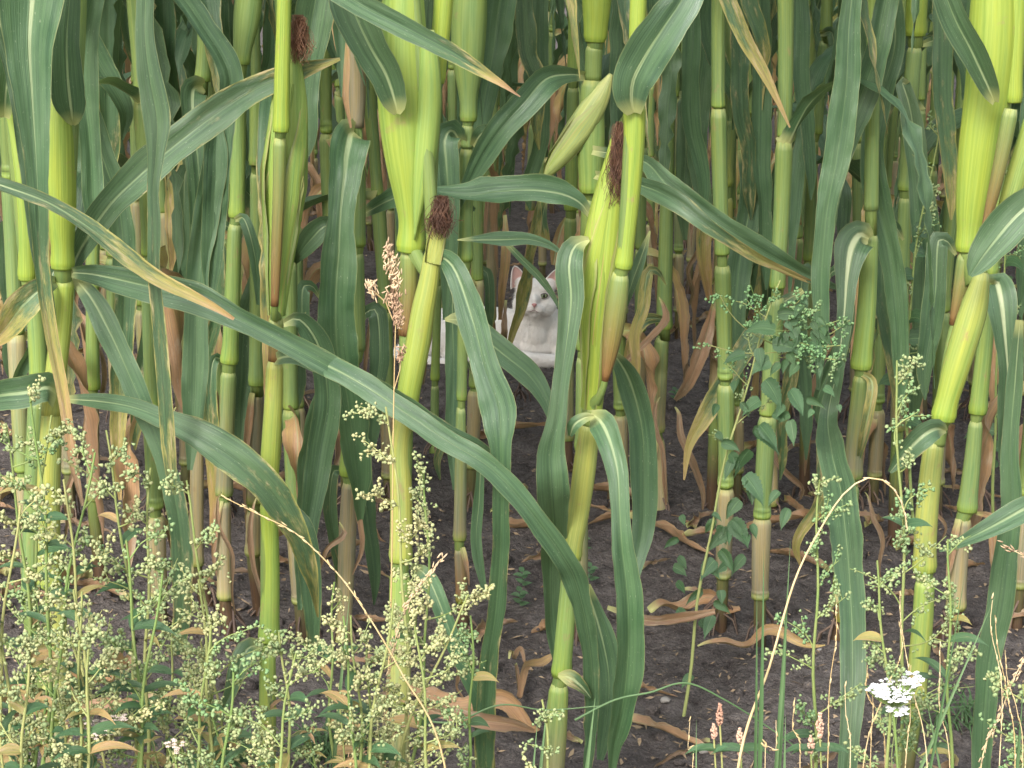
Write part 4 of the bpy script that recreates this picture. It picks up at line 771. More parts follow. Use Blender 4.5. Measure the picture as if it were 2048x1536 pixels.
# ------------------------------------------------------------ the white cat
CD = 4.88; cpos = at(1072, 712, CD); cpos.z = ground_z(cpos.x, CD) - .002; CS = 1.12
cat = thing('cat', (cpos.x, CD, cpos.z), 'white cat with pink ears lying between the maize stems and looking at the camera', 'cat')
cat.scale = (CS,) * 3; cat.rotation_euler = (0, 0, R(-6))
def fur_material():
    m, t, b = newmat('white_fur'); N = NT(t); tc = N.n('ShaderNodeTexCoord')
    mp = N.n('ShaderNodeMapping'); mp.inputs['Scale'].default_value = (260, 260, 60); N.put(mp.inputs['Vector'], tc.outputs['Object'])
    nz = N.noise(mp.outputs[0], 1, 3); n2 = N.noise(tc.outputs['Object'], 30, 3)
    c = N.mix(N.mr(n2, .35, .7), (.86, .83, .79), (.80, .75, .71)); N.put(b.inputs['Base Color'], N.mix(N.mr(nz, .3, .6, .3, 0.), c, (.70, .64, .61)))
    b.inputs['Roughness'].default_value = .8; b.inputs['Specular IOR Level'].default_value = .15; b.inputs['Sheen Weight'].default_value = .3; N.bump(nz, .6, .003, b); return m
def flatmat(nm, c, rough=.5, spec=.3):
    m, t, b = newmat(nm); N = NT(t); tc = N.n('ShaderNodeTexCoord'); nz = N.noise(tc.outputs['Object'], 300, 3)
    N.put(b.inputs['Base Color'], N.mix(N.mr(nz, .3, .7, 0, .3), c, tuple(x * .75 for x in c))); b.inputs['Roughness'].default_value = rough; b.inputs['Specular IOR Level'].default_value = spec; return m
M_FUR = fur_material(); M_EARIN = flatmat('ear_skin', (.66, .42, .38), .6); M_NOSE = flatmat('nose_skin', (.62, .30, .29), .45); M_DARK = flatmat('eye_rim', (.10, .06, .055), .5); M_LIP = flatmat('lip', (.30, .17, .16), .6)
M_WHISK = flatmat('whisker', (.85, .85, .83), .4)
def eye_material():
    m, t, b = newmat('eye'); N = NT(t); tc = N.n('ShaderNodeTexCoord'); sp_ = N.n('ShaderNodeSeparateXYZ'); N.put(sp_.inputs[0], tc.outputs['Object'])
    x, z = N.math('DIVIDE', sp_.outputs[0], .0022), N.math('DIVIDE', sp_.outputs[2], .0050); rp = N.math('SQRT', N.math('ADD', N.math('MULTIPLY', x, x), N.math('MULTIPLY', z, z)))
    xx, zz = N.math('DIVIDE', sp_.outputs[0], .0072), N.math('DIVIDE', sp_.outputs[2], .0072); ri = N.math('SQRT', N.math('ADD', N.math('MULTIPLY', xx, xx), N.math('MULTIPLY', zz, zz)))
    iris = N.mix(N.mr(ri, .3, 1.), (.27, .32, .17), (.17, .22, .13)); iris = N.mix(N.mr(ri, .9, 1.02), iris, (.08, .07, .06))
    N.put(b.inputs['Base Color'], N.mix(N.mr(rp, .85, 1.), (.01, .01, .01), iris)); b.inputs['Roughness'].default_value = .08; b.inputs['Specular IOR Level'].default_value = .6; return m
M_EYE = eye_material()
HM = Matrix.Translation((0, -.028, .152)) @ Euler((R(-9), R(3), R(4))).to_matrix().to_4x4() @ Matrix.Scale(1.01, 4)     # head turned to the camera
bmb = MB(); SPH = ico(3)
def ell(c, r, rot=(0, 0, 0), M=None):
    q = Euler(tuple(R(a) for a in rot)).to_matrix(); cc = Vector(c)
    b = len(bmb.v); V, F = SPH
    for p in V:
        w_ = cc + q @ Vector((p[0] * r[0], p[1] * r[1], p[2] * r[2])); bmb.v.append(M @ w_ if M is not None else w_); bmb.uv.append((0, 0)); bmb.c.append((0, 0, 0, 1))
    for f in F: bmb.f.append(tuple(b + i for i in f)); bmb.mi.append(0)
def chain(pts, M=None):
    for (a, ra), (b, rb) in zip(pts[:-1], pts[1:]):
        a, b = Vector(a), Vector(b); n = max(2, int((b - a).length / (.35 * min(ra, rb))))
        for i in range(n + 1): t = i / n; r = ra + (rb - ra) * t; ell(a.lerp(b, t), (r, r, r), M=M)
ell((0, .004, .062), (.047, .050, .056)); ell((-.003, .0, .036), (.058, .055, .034)); ell((.001, -.010, .098), (.042, .038, .046)); ell((.028, .004, .088), (.034, .036, .040)); ell((-.030, .006, .078), (.030, .036, .040)); ell((.0, -.030, .066), (.030, .024, .036)); ell((0, -.014, .122), (.035, .034, .035))
chain([((-.03, .02, .062), .052), ((-.10, .035, .063), .053), ((-.17, .04, .062), .056), ((-.235, .038, .056), .050), ((-.27, .035, .046), .038)])
ell((-.205, -.006, .048), (.064, .042, .048)); ell((-.045, -.008, .058), (.030, .036, .042)); ell((.040, -.004, .055), (.024, .036, .040))
chain([((-.15, -.035, .020), .020), ((-.19, -.045, .016), .016), ((-.12, -.052, .014), .013)])
chain([((-.052, -.026, .038), .026), ((-.050, -.066, .025), .0185), ((-.005, -.082, .0225), .0175), ((.034, -.080, .020), .0165), ((.054, -.072, .018), .0175)])
chain([((.052, -.02, .034), .022), ((.060, -.045, .020), .017), ((.045, -.052, .016), .015)])
chain([((-.285, .03, .03), .018), ((-.31, -.01, .018), .014), ((-.28, -.06, .013), .012), ((-.21, -.085, .012), .011), ((-.15, -.085, .011), .010)])
H_ = [((0, .008, .004), (.0445, .044, .040)), ((.024, -.010, -.015), (.025, .025, .023)), ((-.024, -.010, -.015), (.025, .025, .023)), ((.0095, -.039, -.0235), (.0130, .0125, .0105)), ((-.0095, -.039, -.0235), (.0130, .0125, .0105)),
      ((0, -.031, -.004), (.0105, .021, .015)), ((0, -.046, -.0135), (.0065, .007, .007)), ((0, -.034, -.034), (.0105, .0105, .0085)), ((.018, -.022, .020), (.015, .014, .010)), ((-.018, -.022, .020), (.015, .014, .010)), ((0, -.018, .024), (.02, .016, .014)),
      ((.030, .008, .030), (.017, .012, .016)), ((-.030, .008, .030), (.017, .012, .016))]
for c_, r_ in H_: ell(c_, r_, M=HM)
tmp = bmb.build('body', M_FUR, None, origin=(0, 0, 0))
rm = tmp.modifiers.new('r', 'REMESH'); rm.mode = 'VOXEL'; rm.voxel_size = .0026; rm.use_smooth_shade = True
sm = tmp.modifiers.new('s', 'SMOOTH'); sm.factor = .5; sm.iterations = 7
dg = bpy.context.evaluated_depsgraph_get(); bme = bpy.data.meshes.new_from_object(tmp.evaluated_get(dg)); bpy.data.objects.remove(tmp)
bme.materials.clear(); bme.materials.append(M_FUR); bme.polygons.foreach_set('use_smooth', [True] * len(bme.polygons))
body = bpy.data.objects.new('body', bme); COL.objects.link(body); body.parent = cat
ORG[cat.name] = (0, 0, 0)
def part(mb, nm, mat, par=cat):
    o = mb.build(nm, mat, par, origin=(0, 0, 0)); o.location = (0, 0, 0); return o
nb = len(bme.vertices); co = np.zeros(nb * 3, np.float32); no = np.zeros(nb * 3, np.float32); bme.vertices.foreach_get('co', co); bme.vertices.foreach_get('normal', no); co = co.reshape(-1, 3); no = no.reshape(-1, 3)
rr = np.random.RandomState(4); ns = 46000; idx = rr.randint(0, nb, ns); c0 = co[idx] + rr.normal(0, .0009, (ns, 3)); n0 = no[idx]
HMi = np.array(HM.inverted()); hc = c0 @ HMi[:3, :3].T + HMi[:3, 3]; face = (hc[:, 1] < -.012) & (np.abs(hc[:, 0]) < .05) & (np.abs(hc[:, 2]) < .045)
nose_ = (np.abs(hc[:, 0]) < .008) & (hc[:, 1] < -.046) & (hc[:, 2] > -.022); eye_ = ((np.abs(hc[:, 0]) - .0200) ** 2 + (hc[:, 2] - .0075) ** 2 < .0115 ** 2) & (hc[:, 1] < -.015)
ok = ~(nose_ | eye_); c0, n0, face = c0[ok], n0[ok], face[ok]; ns = len(c0)
flow = np.tile(np.array([-.55, .1, -.75]), (ns, 1)); rad = c0 - np.array(HM @ Vector((0, -.06, -.012))); rad /= np.linalg.norm(rad, axis=1)[:, None]; flow[face] = rad[face]
dr_ = n0 * .42 + flow * .75 + rr.normal(0, .16, (ns, 3)); dr_ /= np.linalg.norm(dr_, axis=1)[:, None]
ln_ = np.where(face, .0030, .0075) * rr.uniform(.6, 1.25, ns); sd_ = np.cross(dr_, n0); sd_ /= (np.linalg.norm(sd_, axis=1)[:, None] + 1e-9); wd_ = .0004
fv = np.empty((ns * 3, 3), np.float32); b_ = c0 - n0 * .0006; fv[0::3] = b_ - sd_ * wd_; fv[1::3] = b_ + sd_ * wd_; fv[2::3] = b_ + dr_ * ln_[:, None]
fm = bpy.data.meshes.new('fur'); fm.from_pydata(fv.tolist(), [], np.arange(ns * 3).reshape(-1, 3).tolist()); M_STR = flatmat('fur_strands', (.83, .80, .76), .8, .1); fm.materials.append(M_STR)
fo = bpy.data.objects.new('fur', fm); COL.objects.link(fo); fo.parent = cat
for sx in (-1, 1):                                             # ears: a cupped shell with a pink inside
    for inner in (0, 1):
        mb = MB(); nu, nv = 14, 14; b0 = 0
        for j in range(nv + 1):
            v = j / nv; wv = .0225 * (1 - v ** 1.7) ** .72 * (1 - .12 * math.sin(v * 3)) * (1 if not inner else .84) + .0006
            for i in range(nu + 1):
                q = 2 * i / nu - 1; x = q * wv; y = -.011 * (1 - q * q) * (-1) * (1 - v * .75) * 1.0 + (.0 if not inner else -.0016) + .006 * v
                z = (.046 if not inner else .0425) * v + (.001 if inner else 0)
                mb.v.append(HM @ (Vector((sx * .0335, .004, .024)) + Euler((R(6), R(sx * 20), R(-sx * 16))).to_matrix() @ Vector((x, y, z)))); mb.uv.append((i / nu, v)); mb.c.append((0, 0, 0, 1))
        for j in range(nv):
            for i in range(nu): a = j * (nu + 1) + i; mb.f.append((a, a + 1, a + nu + 2, a + nu + 1)); mb.mi.append(0)
        if not inner:
            e = part(mb, 'ear', M_FUR); so_ = e.modifiers.new('t', 'SOLIDIFY'); so_.thickness = .0016; so_.offset = 0
        else: part(mb, 'ear_lining', M_EARIN, e)
    mb = MB()
    for k in range(70):                                        # pale tufts at the inner edge of the ear
        q = rg.uniform(-.9, .9); v = rg.uniform(0, .25); p = HM @ (Vector((sx * .0335, .002, .024)) + Vector((q * .015, 0, .046 * v))); d = Vector((rg.gauss(0, .3), -.5, .8 + rg.gauss(0, .2))).normalized()
        s_ = Vector((.0004, 0, 0)); mb.flat([p - s_, p + s_, p + d * rg.uniform(.006, .012)])
    part(mb, 'ear_tuft', M_STR, e)
    ec = HM @ Vector((sx * .0200, -.0275, .0075)); mb = MB(); mb.blob(Vector((0, 0, 0)), .0092, ico(3)); ey = mb.build('eye', M_EYE, None, origin=(0, 0, 0)); ey.parent = cat; ey.location = ec; ey.rotation_euler = (R(-4), 0, R(3))
    mb = MB(); P = []
    for k in range(25):                                        # dark rim of the lids, almond shaped
        a = k / 24 * 6.28318; x = math.cos(a) * .0082; z = math.sin(a) * (.0062 if math.sin(a) > 0 else .0050) + .0012 * math.cos(a) * sx; y = -math.sqrt(max(0, .0094 ** 2 - x * x - z * z)) - .0002
        P.append(ec + Vector((x, y, z)))
    mb.tube(P, [.0009] * 25, None, 6, 1, False); part(mb, 'eye_rim', M_DARK)
    mb = MB()                                                  # lids of fur colour closing in the eyeball
    for (lo, hi) in ((1, 1), (-1, -1)):
        b0 = len(mb.v)
        for k in range(17):
            a = math.pi * k / 16
            for j in range(5):
                f = 1 + j * .22; x = math.cos(a) * .0080 * (1 + (f - 1) * .55); z = lo * (math.sin(a) * (.0062 if lo > 0 else .0050)) * f + .0012 * math.cos(a) * sx
                y = -math.sqrt(max(0, .0096 ** 2 - min(x * x + z * z, .0096 ** 2))) - .0002 + .0012 * (f - 1); mb.v.append(ec + Vector((x, y, z))); mb.uv.append((0, 0)); mb.c.append((0, 0, 0, 1))
        for k in range(16):
            for j in range(4): a = b0 + k * 5 + j; mb.f.append((a, a + 1, a + 6, a + 5)); mb.mi.append(0)
    part(mb, 'eyelid', M_FUR)
    mb = MB()
    for k in range(9):
        p = HM @ Vector((sx * rg.uniform(.012, .018), -.047, -.022 + rg.uniform(-.005, .005))); d = Vector((sx, -.15, rg.uniform(-.35, .25))).normalized(); l = rg.uniform(.035, .055)
        mb.tube([p + d * (l * i / 6) - Vector((0, 0, .010 * (i / 6) ** 2)) for i in range(7)], [.00028 * (1 - .8 * i / 6) for i in range(7)], None, 4, 1, False)
    part(mb, 'whiskers', M_WHISK)
mb = MB(); V, F = ico(2); mb.blob(HM @ Vector((0, -.0525, -.0125)), .0060, (V, F), 0, None, (1.0, .45, .55)); mb.blob(HM @ Vector((0, -.0530, -.0158)), .0032, (V, F), 0, None, (.9, .5, 1.)); part(mb, 'nose', M_NOSE)
mb = MB(); mb.tube([HM @ Vector(p) for p in ((0, -.0545, -.0180), (0, -.0535, -.0225))], [.0005, .0005], None, 6)
mb.tube([HM @ Vector(p) for p in ((-.0135, -.0455, -.0290), (-.0075, -.0510, -.0285), (0, -.0518, -.0242), (.0075, -.0510, -.0285), (.0135, -.0455, -.0290))], [.0003, .0006, .0007, .0006, .0003], None, 6); part(mb, 'mouth', M_LIP)

# ------------------------------------------------------------ weeds at the field edge
def curve(a, b, bend, n=14, wig=.0, rg=rg):
    d = b - a; s = Vector((d.z, rg.uniform(-.3, .3) * d.length, -d.x)); ph = rg.uniform(0, 6)
    return [a + d * (i / n) + s * bend * math.sin(3.14 * i / n) + Vector((math.sin(ph + i * .9), math.cos(ph + i * .7), 0)) * wig for i in range(n + 1)]
def blade(mb, p, d, ln, wd, seed, dry=0., droop=.6, tooth=0., nu=4, n=12, up_=None):
    Q = [p.copy()]; e = d.normalized(); N0 = []
    for i in range(n):
        N0.append((up_ or Vector((0, -.6, 1))).normalized()); Q.append(Q[-1] + e * (ln / n)); e = (e + Vector((0, 0, -droop / n))).normalized()
    N0.append(N0[-1]); W = [wd * (math.sin(3.1416 * min(1, (.06 + i / n) ** .75)) if not tooth else math.sin(3.1416 * min(.985, (.05 + i / n) ** .6))) * (1 + tooth * (1 if i % 2 else -1)) + .0006 for i in range(n + 1)]
    mb.ribbon(Q, W, N0, [0] * (n + 1), [dry] * (n + 1), .35, 0, .08, seed, nu)
def goosefoot(base, tip, label, dens=1., spread=.09, size=1., yel=0., nb=12, leaves=8, lowfrac=.25, group='goosefoot weeds at the field edge', big=False):
    r = thing('goosefoot_plant', (base.x, base.y, 0), label, 'weed', group)
    mb = MB(); S = curve(base, tip, rg.uniform(-.06, .06), 22, .002); mb.tube(S, [.0026 * size * (1 - .75 * i / 22) + .0005 for i in range(23)], None, 7, 1, False); L = (tip - base).length
    for k in range(nb):
        t = lowfrac + (1 - lowfrac) * (k + rg.random() * .7) / nb; i = min(21, int(t * 22)); p = S[i].lerp(S[i + 1], t * 22 - i); ax_ = (S[i + 1] - S[i]).normalized()
        a = rg.uniform(0, 6.28); out = Vector((math.cos(a), math.sin(a) * .7, 0)); bl = spread * (1.15 - t * .8) * rg.uniform(.5, 1.25) * L / .4; d = (ax_ * rg.uniform(.5, .9) + out).normalized()
        B = curve(p, p + d * bl, rg.uniform(-.15, .2), 8, .001); mb.tube(B, [.0011 * size * (1 - .6 * j / 8) for j in range(9)], None, 5, 1, False)
        cl = MB(); nc = int((6 + 7 * rg.random()) * dens)
        def glom(c, n_):
            for _ in range(n_):
                o_ = Vector((rg.gauss(0, 1), rg.gauss(0, 1), rg.gauss(0, 1))) * .0027 * size
                cl.blob(c + o_, rg.uniform(.0014, .0027) * size, rg.choice(SEEDS), min(1, max(0, yel + rg.uniform(-.25, .3))), Euler((rg.random() * 6, rg.random() * 6, 0)).to_matrix(), (rg.uniform(.8, 1.2), 1, rg.uniform(.6, .9)))
        for j in range(nc):
            u_ = .3 + .7 * j / nc; q = B[min(8, int(u_ * 8))] + Vector((rg.gauss(0, 1), rg.gauss(0, 1), rg.gauss(0, 1))) * .0045; glom(q, rg.choice((2, 3, 4, 5)))
        for j in range(rg.choice((1, 2, 2, 3))):                # side twigs
            q = B[rg.randint(3, 7)]; d2 = (d + Vector((rg.gauss(0, .7), rg.gauss(0, .5), rg.gauss(.3, .6)))).normalized(); tl = rg.uniform(.012, .032) * size; mb.tube([q, q + d2 * tl * .5, q + d2 * tl], [.0006, .0005, .0004], None, 4, 1, False)
            for m_ in range(int(4 * dens) + 1): glom(q + d2 * tl * (.3 + .8 * m_ / 4) + Vector((rg.gauss(0, .0015),) * 3), 3)
        if cl.v: cl.build('seed_cluster', M_SEED, r)
    mb.build('stem', M_WSTEM, r)
    for k in range(leaves):
        t = rg.uniform(.12, .85); i = int(t * 22); a = rg.uniform(0, 6.28); lb = MB()
        if big: blade(lb, S[i], Vector((math.cos(a), math.sin(a) * .6, .35)), rg.uniform(.035, .06), rg.uniform(.022, .036), k, rg.choice((0, 0, 0, .1)), 1.5, .07, 6, 16, Vector((0, -1, .7)))
        else: blade(lb, S[i], Vector((math.cos(a), math.sin(a) * .6, .5)), rg.uniform(.025, .055), rg.uniform(.007, .014), k, rg.choice((0, 0, 0, 0, .1, .35, .5)), 1.2)
        lb.build('leaf', M_WLEAF, r)
    return r
def weed_px(bx, tx, ty, D, label, **k):
    b = at(bx, 1536, D); b.z = 0; b.y = D; d2 = k.pop('dt', 0.); return goosefoot(b, at(tx, ty, D + d2), label, **k)
LW = [(20, 60, 770, 2.02), (70, 100, 830, 2.08), (-30, 10, 850, 2.05), (120, 190, 905, 2.0), (170, 130, 960, 1.95), (230, 210, 860, 2.1), (290, 300, 935, 2.05), (340, 370, 960, 2.0), (60, 40, 1010, 1.9), (200, 250, 1080, 1.9),
      (300, 330, 1120, 1.88), (-10, -20, 1120, 1.88), (120, 150, 1180, 1.85), (390, 400, 1160, 1.95), (250, 180, 1270, 1.82), (400, 470, 1330, 1.85), (40, 60, 1270, 1.8), (330, 420, 1250, 1.9), (500, 560, 1265, 1.95)]
WHERE = ['tallest, crowned with dense green knobs at the left edge', 'before the stout left maize stem', 'at the very left edge of the picture', 'leaning right below the pale folded leaf', 'short and bushy below the stout stem', 'with loose sprays beside the vertical ribbed leaf',
         'spraying out over the base of the hanging green leaf', 'with yellowish knobs ending right of the hanging leaf', 'half hidden low on the left edge', 'dark green and slender in the left thicket', 'with blue-green knobs above the faded white flowers', 'cut by the left edge, low down',
         'crossing the foot of the stout stem', 'sparse, beside the tan maize foot', 'low, over the faded white flowers', 'tilting right toward the kinked maize foot', 'in the bottom left corner', 'between the hanging leaf and the kinked maize foot', 'spreading over the foot of the kinked maize stem']
for (bx, tx, ty, D), wh in zip(LW, WHERE):
    weed_px(bx, tx, ty, D, 'goosefoot weed ' + wh, yel=rg.uniform(.1, .6), nb=9, leaves=12, spread=.085, size=.96, dens=.85)
for k in range(13):
    x = rg.uniform(-30, 520) if k < 8 else rg.uniform(560, 900); weed_px(x, x + rg.uniform(-50, 60), rg.uniform(1160, 1380), rg.uniform(1.84, 2.1), 'low goosefoot weed in the tangled thicket at the bottom left' if k < 8 else 'low goosefoot weed in the tangle round the swollen maize foot', yel=rg.uniform(.2, .8), nb=6, leaves=14, spread=.09, size=.84, group='low goosefoot weeds')
weed_px(770, 775, 815, 2.0, 'goosefoot weed with pale yellow knobs rising in front of the swollen maize stem', size=.84, yel=.75, nb=12, spread=.055, dens=1.3, leaves=2)
weed_px(740, 850, 940, 2.04, 'goosefoot weed with a thin yellow spray reaching right of the swollen maize stem', size=.84, yel=.6, nb=9, spread=.07, leaves=2, lowfrac=.4)
weed_px(700, 940, 1190, 1.95, 'goosefoot weed bending far right with yellow sprays low in the middle', size=.84, yel=.7, nb=10, spread=.07, leaves=3, lowfrac=.3)
weed_px(640, 700, 1230, 1.9, 'goosefoot weed, dense and yellowish, left of the long straw stem', size=.84, yel=.6, nb=14, spread=.09, leaves=5)
weed_px(800, 830, 1230, 1.86, 'goosefoot weed, yellowish, around the foot of the swollen maize plant', size=.84, yel=.6, nb=12, spread=.08, leaves=5)
weed_px(560, 590, 1300, 1.84, 'goosefoot weed low in front of the kinked maize foot', size=.84, yel=.4, nb=12, leaves=6)
weed_px(1090, 1085, 1400, 1.84, 'small goosefoot weed at the foot of the tall lime-cob maize', size=.84, yel=.4, nb=8, spread=.04, leaves=2)
weed_px(1790, 1790, 720, 2.02, 'goosefoot weed, tallest on the right, with loose pale green knobs', size=.84, yel=.12, nb=18, spread=.06, leaves=6, dens=.9)
weed_px(1660, 1640, 960, 2.02, 'goosefoot weed leaning behind the bowed straw stem', size=.84, yel=.1, nb=12, spread=.05, leaves=3)
weed_px(1960, 1900, 1080, 1.98, 'goosefoot weed with a yellow-tinged tuft, right of the white flower head', size=.84, yel=.2, nb=10, spread=.07, leaves=6)
weed_px(1720, 1750, 1120, 1.92, 'goosefoot weed with narrow leaves just above the white flower head', size=.84, yel=.15, nb=10, spread=.05, leaves=6)
weed_px(2060, 2050, 1370, 1.9, 'goosefoot weed cut off by the right edge, low down', yel=.1, nb=9, leaves=3)
b = at(1378, 1410, 2.55); b.z = 0
goosefoot(Vector((b.x, 2.62, 0)), at(1560, 560, 2.72), 'tall leafy goosefoot with broad toothed dark leaves growing between the first two maize rows', dens=.4, size=.8, yel=-.2, nb=8, spread=.055, lowfrac=.6, leaves=0)
bigp = bpy.data.objects[-1] if False else [o for o in COL.objects if o.get('label', '').startswith('tall leafy goosefoot')][0]
LV = [(1385, 1350, -30, 20, .7), (1400, 1240, 25, 35, .6), (1425, 1230, -20, 40, .8), (1430, 1120, -40, 30, 1.), (1440, 1100, 40, 50, 1.1), (1460, 1060, -60, 40, 1.), (1462, 1040, 50, 60, 1.2), (1480, 1000, -50, 50, .9), (1490, 950, 50, 60, 1.2), (1500, 900, -40, 60, 1.3), (1510, 860, 60, 40, 1.2),
                              (1520, 800, -60, 30, .9), (1530, 760, 50, 70, 1.2), (1540, 720, -60, 20, 1.), (1545, 690, 60, -10, 1.), (1550, 660, -60, -30, 1.1), (1556, 630, 50, -20, .9), (1500, 960, 10, 90, 1.1), (1520, 850, 80, 90, 1.), (1580, 840, 10, 60, .9), (1580, 780, 40, 60, 1.1), (1405, 1180, -40, 10, .7)]
for k in range(46): t_ = rg.random(); LV.append((1400 + 160 * t_ + rg.gauss(0, 50) + 40 * t_, 1200 - 600 * t_ + rg.gauss(0, 30), rg.uniform(-60, 70), rg.uniform(0, 80), rg.uniform(.45, .8)))
for k in range(26): LV.append((rg.uniform(1540, 1700), rg.uniform(590, 840), rg.uniform(-50, 50), rg.uniform(0, 60), rg.uniform(.35, .65)))
for k, (x, y, dx, dy, s_) in enumerate(LV):
    lb = MB(); p = at(x, y, 2.66); blade(lb, p, Vector((dx, rg.uniform(-30, 10), -dy * .8)), .042 * s_ * rg.uniform(.75, 1.15), .021 * s_, k * 3, rg.choice((0, 0, 0, .08)), .9, .10, 6, 19, Vector((rg.uniform(-.9, .9), -1, rg.uniform(-.2, .9))))
    lb.build('leaf', M_WLEAF, bigp, origin=ORG.get(bigp.name))
    bpy.context.view_layer.update() if False else None
for k, (x, y) in enumerate([(1600, 600), (1640, 620), (1680, 640), (1690, 690), (1620, 690), (1650, 720), (1580, 680), (1440, 590), (1500, 570), (1420, 690), (1700, 640), (1670, 720)]):
    cl = MB(); p0 = at(1555, 650 + k * 6, 2.7); p1 = at(x, y, 2.66 + rg.uniform(-.03, .03)); cl2 = MB(); Bc = curve(p0, p1, rg.uniform(-.1, .1), 8, .001); cl2.tube(Bc, [.0007] * 9, None, 4, 1, False); cl2.build('stem', M_WSTEM, bigp)
    for tw in range(7):
        q0 = Bc[rg.randint(4, 8)]; d_ = Vector((rg.gauss(0, 1), rg.gauss(0, .5), rg.gauss(0, 1))).normalized() * rg.uniform(.012, .026); cl2 = None
        for j in range(9):
            q = q0 + d_ * (.15 + j / 9) + Vector((rg.gauss(0, .0018), rg.gauss(0, .0018), rg.gauss(0, .0018) - .004 * (j / 9) ** 2)); cl.blob(q, rg.uniform(.0015, .0024), rg.choice(SEEDS), rg.uniform(-.35, .0))
    cl.build('seed_cluster', M_SEED, bigp)
# ---- a blue-green goosefoot further in, upper right
goosefoot(Vector((w_at(1870, 3.2), 3.2, 0)), at(1880, 250, 3.2), 'goosefoot weed with bluish knobs deep between the stems at the upper right', dens=.5, nb=10, spread=.05, leaves=12, big=True, lowfrac=.5, yel=0)
goosefoot(Vector((w_at(2030, 3.2), 3.25, 0)), at(2030, 330, 3.2), 'goosefoot weed with bluish knobs deep in the field at the right edge', dens=.5, nb=8, spread=.05, leaves=10, big=True, lowfrac=.5, yel=0)

# ---- grasses and straw
def stemthing(name, label, cat_, pts, D, rad, mat, group=None, heads=None, dt=0.):
    P = [at(x, y, D + dt * i / (len(pts) - 1)) for i, (x, y) in enumerate(pts)]
    if pts[0][1] >= 1530: P = [Vector((P[0].x + (P[0].x - P[1].x) * .3, P[0].y, 0.))] + P
    r = thing(name, P[0] if P[0].z == 0 else (P[0].x, P[0].y, 0), label, cat_, group); Q = [Vector(q) for q in crom([tuple(p) for p in P], 46)]
    mb = MB(); mb.tube(Q, [rad * (1 - .7 * i / 45) for i in range(46)], None, 6, 1, False); mb.build('stem', mat, r); return r, Q
def spikelets(mb, c, d, n, ln, wd, rg=rg, spread=.5):
    V, F = SEEDS[0]
    for k in range(n):
        p = c + d * rg.uniform(-.5, .5) * ln + Vector((rg.gauss(0, 1), rg.gauss(0, 1), rg.gauss(0, 1))) * wd; dd = (d + Vector((rg.gauss(0, 1), rg.gauss(0, .6), rg.gauss(0, 1))) * spread).normalized()
        mb.blob(p, .0027, (V, F), rg.random(), dd.to_track_quat('Z', 'Y').to_matrix(), (.28, .28, 1.5))
r, Q = stemthing('straw_stalk', 'long pale straw stem slanting from the bottom centre up to the left', 'grass', [(892, 1545), (800, 1340), (705, 1185), (640, 1110), (585, 1062), (520, 1030), (455, 998)], 1.85, .0016, M_STRAW, 'dry grass stems at the field edge')
mb = MB()
for i in range(32, 46): spikelets(mb, Q[i], (Q[min(45, i + 1)] - Q[i - 1]).normalized(), 2, .01, .0008, spread=.2)
mb.build('seed_head', M_STRAW, r)
r, Q = stemthing('straw_stalk', 'thick straw stem rising at the lower right and bowing over at its top', 'grass', [(1475, 1545), (1540, 1330), (1590, 1160), (1640, 1060), (1690, 985), (1740, 955), (1780, 970), (1805, 1010), (1815, 1060)], 1.9, .0021, M_STRAW, 'dry grass stems at the field edge')
mb = MB()
for i in range(40, 46): spikelets(mb, Q[i], (Q[min(45, i + 1)] - Q[i - 1]).normalized(), 1, .01, .0006, spread=.2)
mb.build('seed_head', M_HEAD, r)
r, Q = stemthing('cocksfoot_grass', 'cocksfoot grass with pinkish tan clumped head before the reddish maize stem', 'grass', [(770, 1545), (782, 1200), (786, 900), (788, 780), (790, 690), (792, 620), (790, 560), (776, 490)], 2.12, .0014, M_STRAW, 'dry grass stems at the field edge')
for (x, y, n, ln, wd, dx) in [(777, 502, 34, .012, .0026, 0), (782, 530, 44, .016, .0036, 2), (790, 560, 40, .014, .0036, 3), (790, 600, 40, .014, .0034, 0), (798, 632, 36, .014, .0030, 2), (745, 577, 44, .014, .0034, -3), (778, 596, 20, .012, .0026, -2), (803, 708, 22, .014, .0022, 1), (800, 645, 16, .01, .002, 0)]:
    mb = MB(); spikelets(mb, at(x, y, 2.11), Vector((dx * .1, 0, 1)).normalized(), n, ln, wd); mb.build('seed_head', M_HEAD, r)
mb = MB(); mb.tube([at(786, 640, 2.12), at(772, 605, 2.115), at(745, 580, 2.11)], [.0008] * 3, None, 5, 1, False); mb.tube([at(788, 780, 2.12), at(800, 740, 2.115), at(803, 700, 2.11)], [.0006] * 3, None, 5, 1, False); mb.build('stem', M_STRAW, r)
for nm, lab, pts, hs_, hl in [('straw_stalk', 'tan grass head pointing up right across the lower swollen maize stem', [(760, 1545), (790, 1280), (820, 1200), (850, 1160), (882, 1118)], (30, 46), 5), ('straw_stalk', 'short tan grass head low in front of the middle of the field edge', [(700, 1545), (730, 1505), (762, 1480), (795, 1462)], (26, 46), 3),
                         ('straw_stalk', 'dry grass plume with side sprays rising to the right edge', [(1960, 1545), (2000, 1430), (2025, 1365), (2048, 1318), (2075, 1280)], (14, 46), 4), ('straw_stalk', 'pinkish grass head poking in from the right edge beside the leaf', [(2090, 1545), (2110, 1200), (2080, 1130), (2045, 1110), (2008, 1092)], (30, 46), 5)]:
    r, Q = stemthing(nm, lab, 'grass', pts, 1.95, .0013, M_STRAW, 'dry grass stems at the field edge'); mb = MB()
    for i in range(*hs_): spikelets(mb, Q[i], (Q[min(45, i + 1)] - Q[i - 1]).normalized(), hl, .008, .0016, spread=.35)
    mb.build('seed_head', M_HEAD, r)
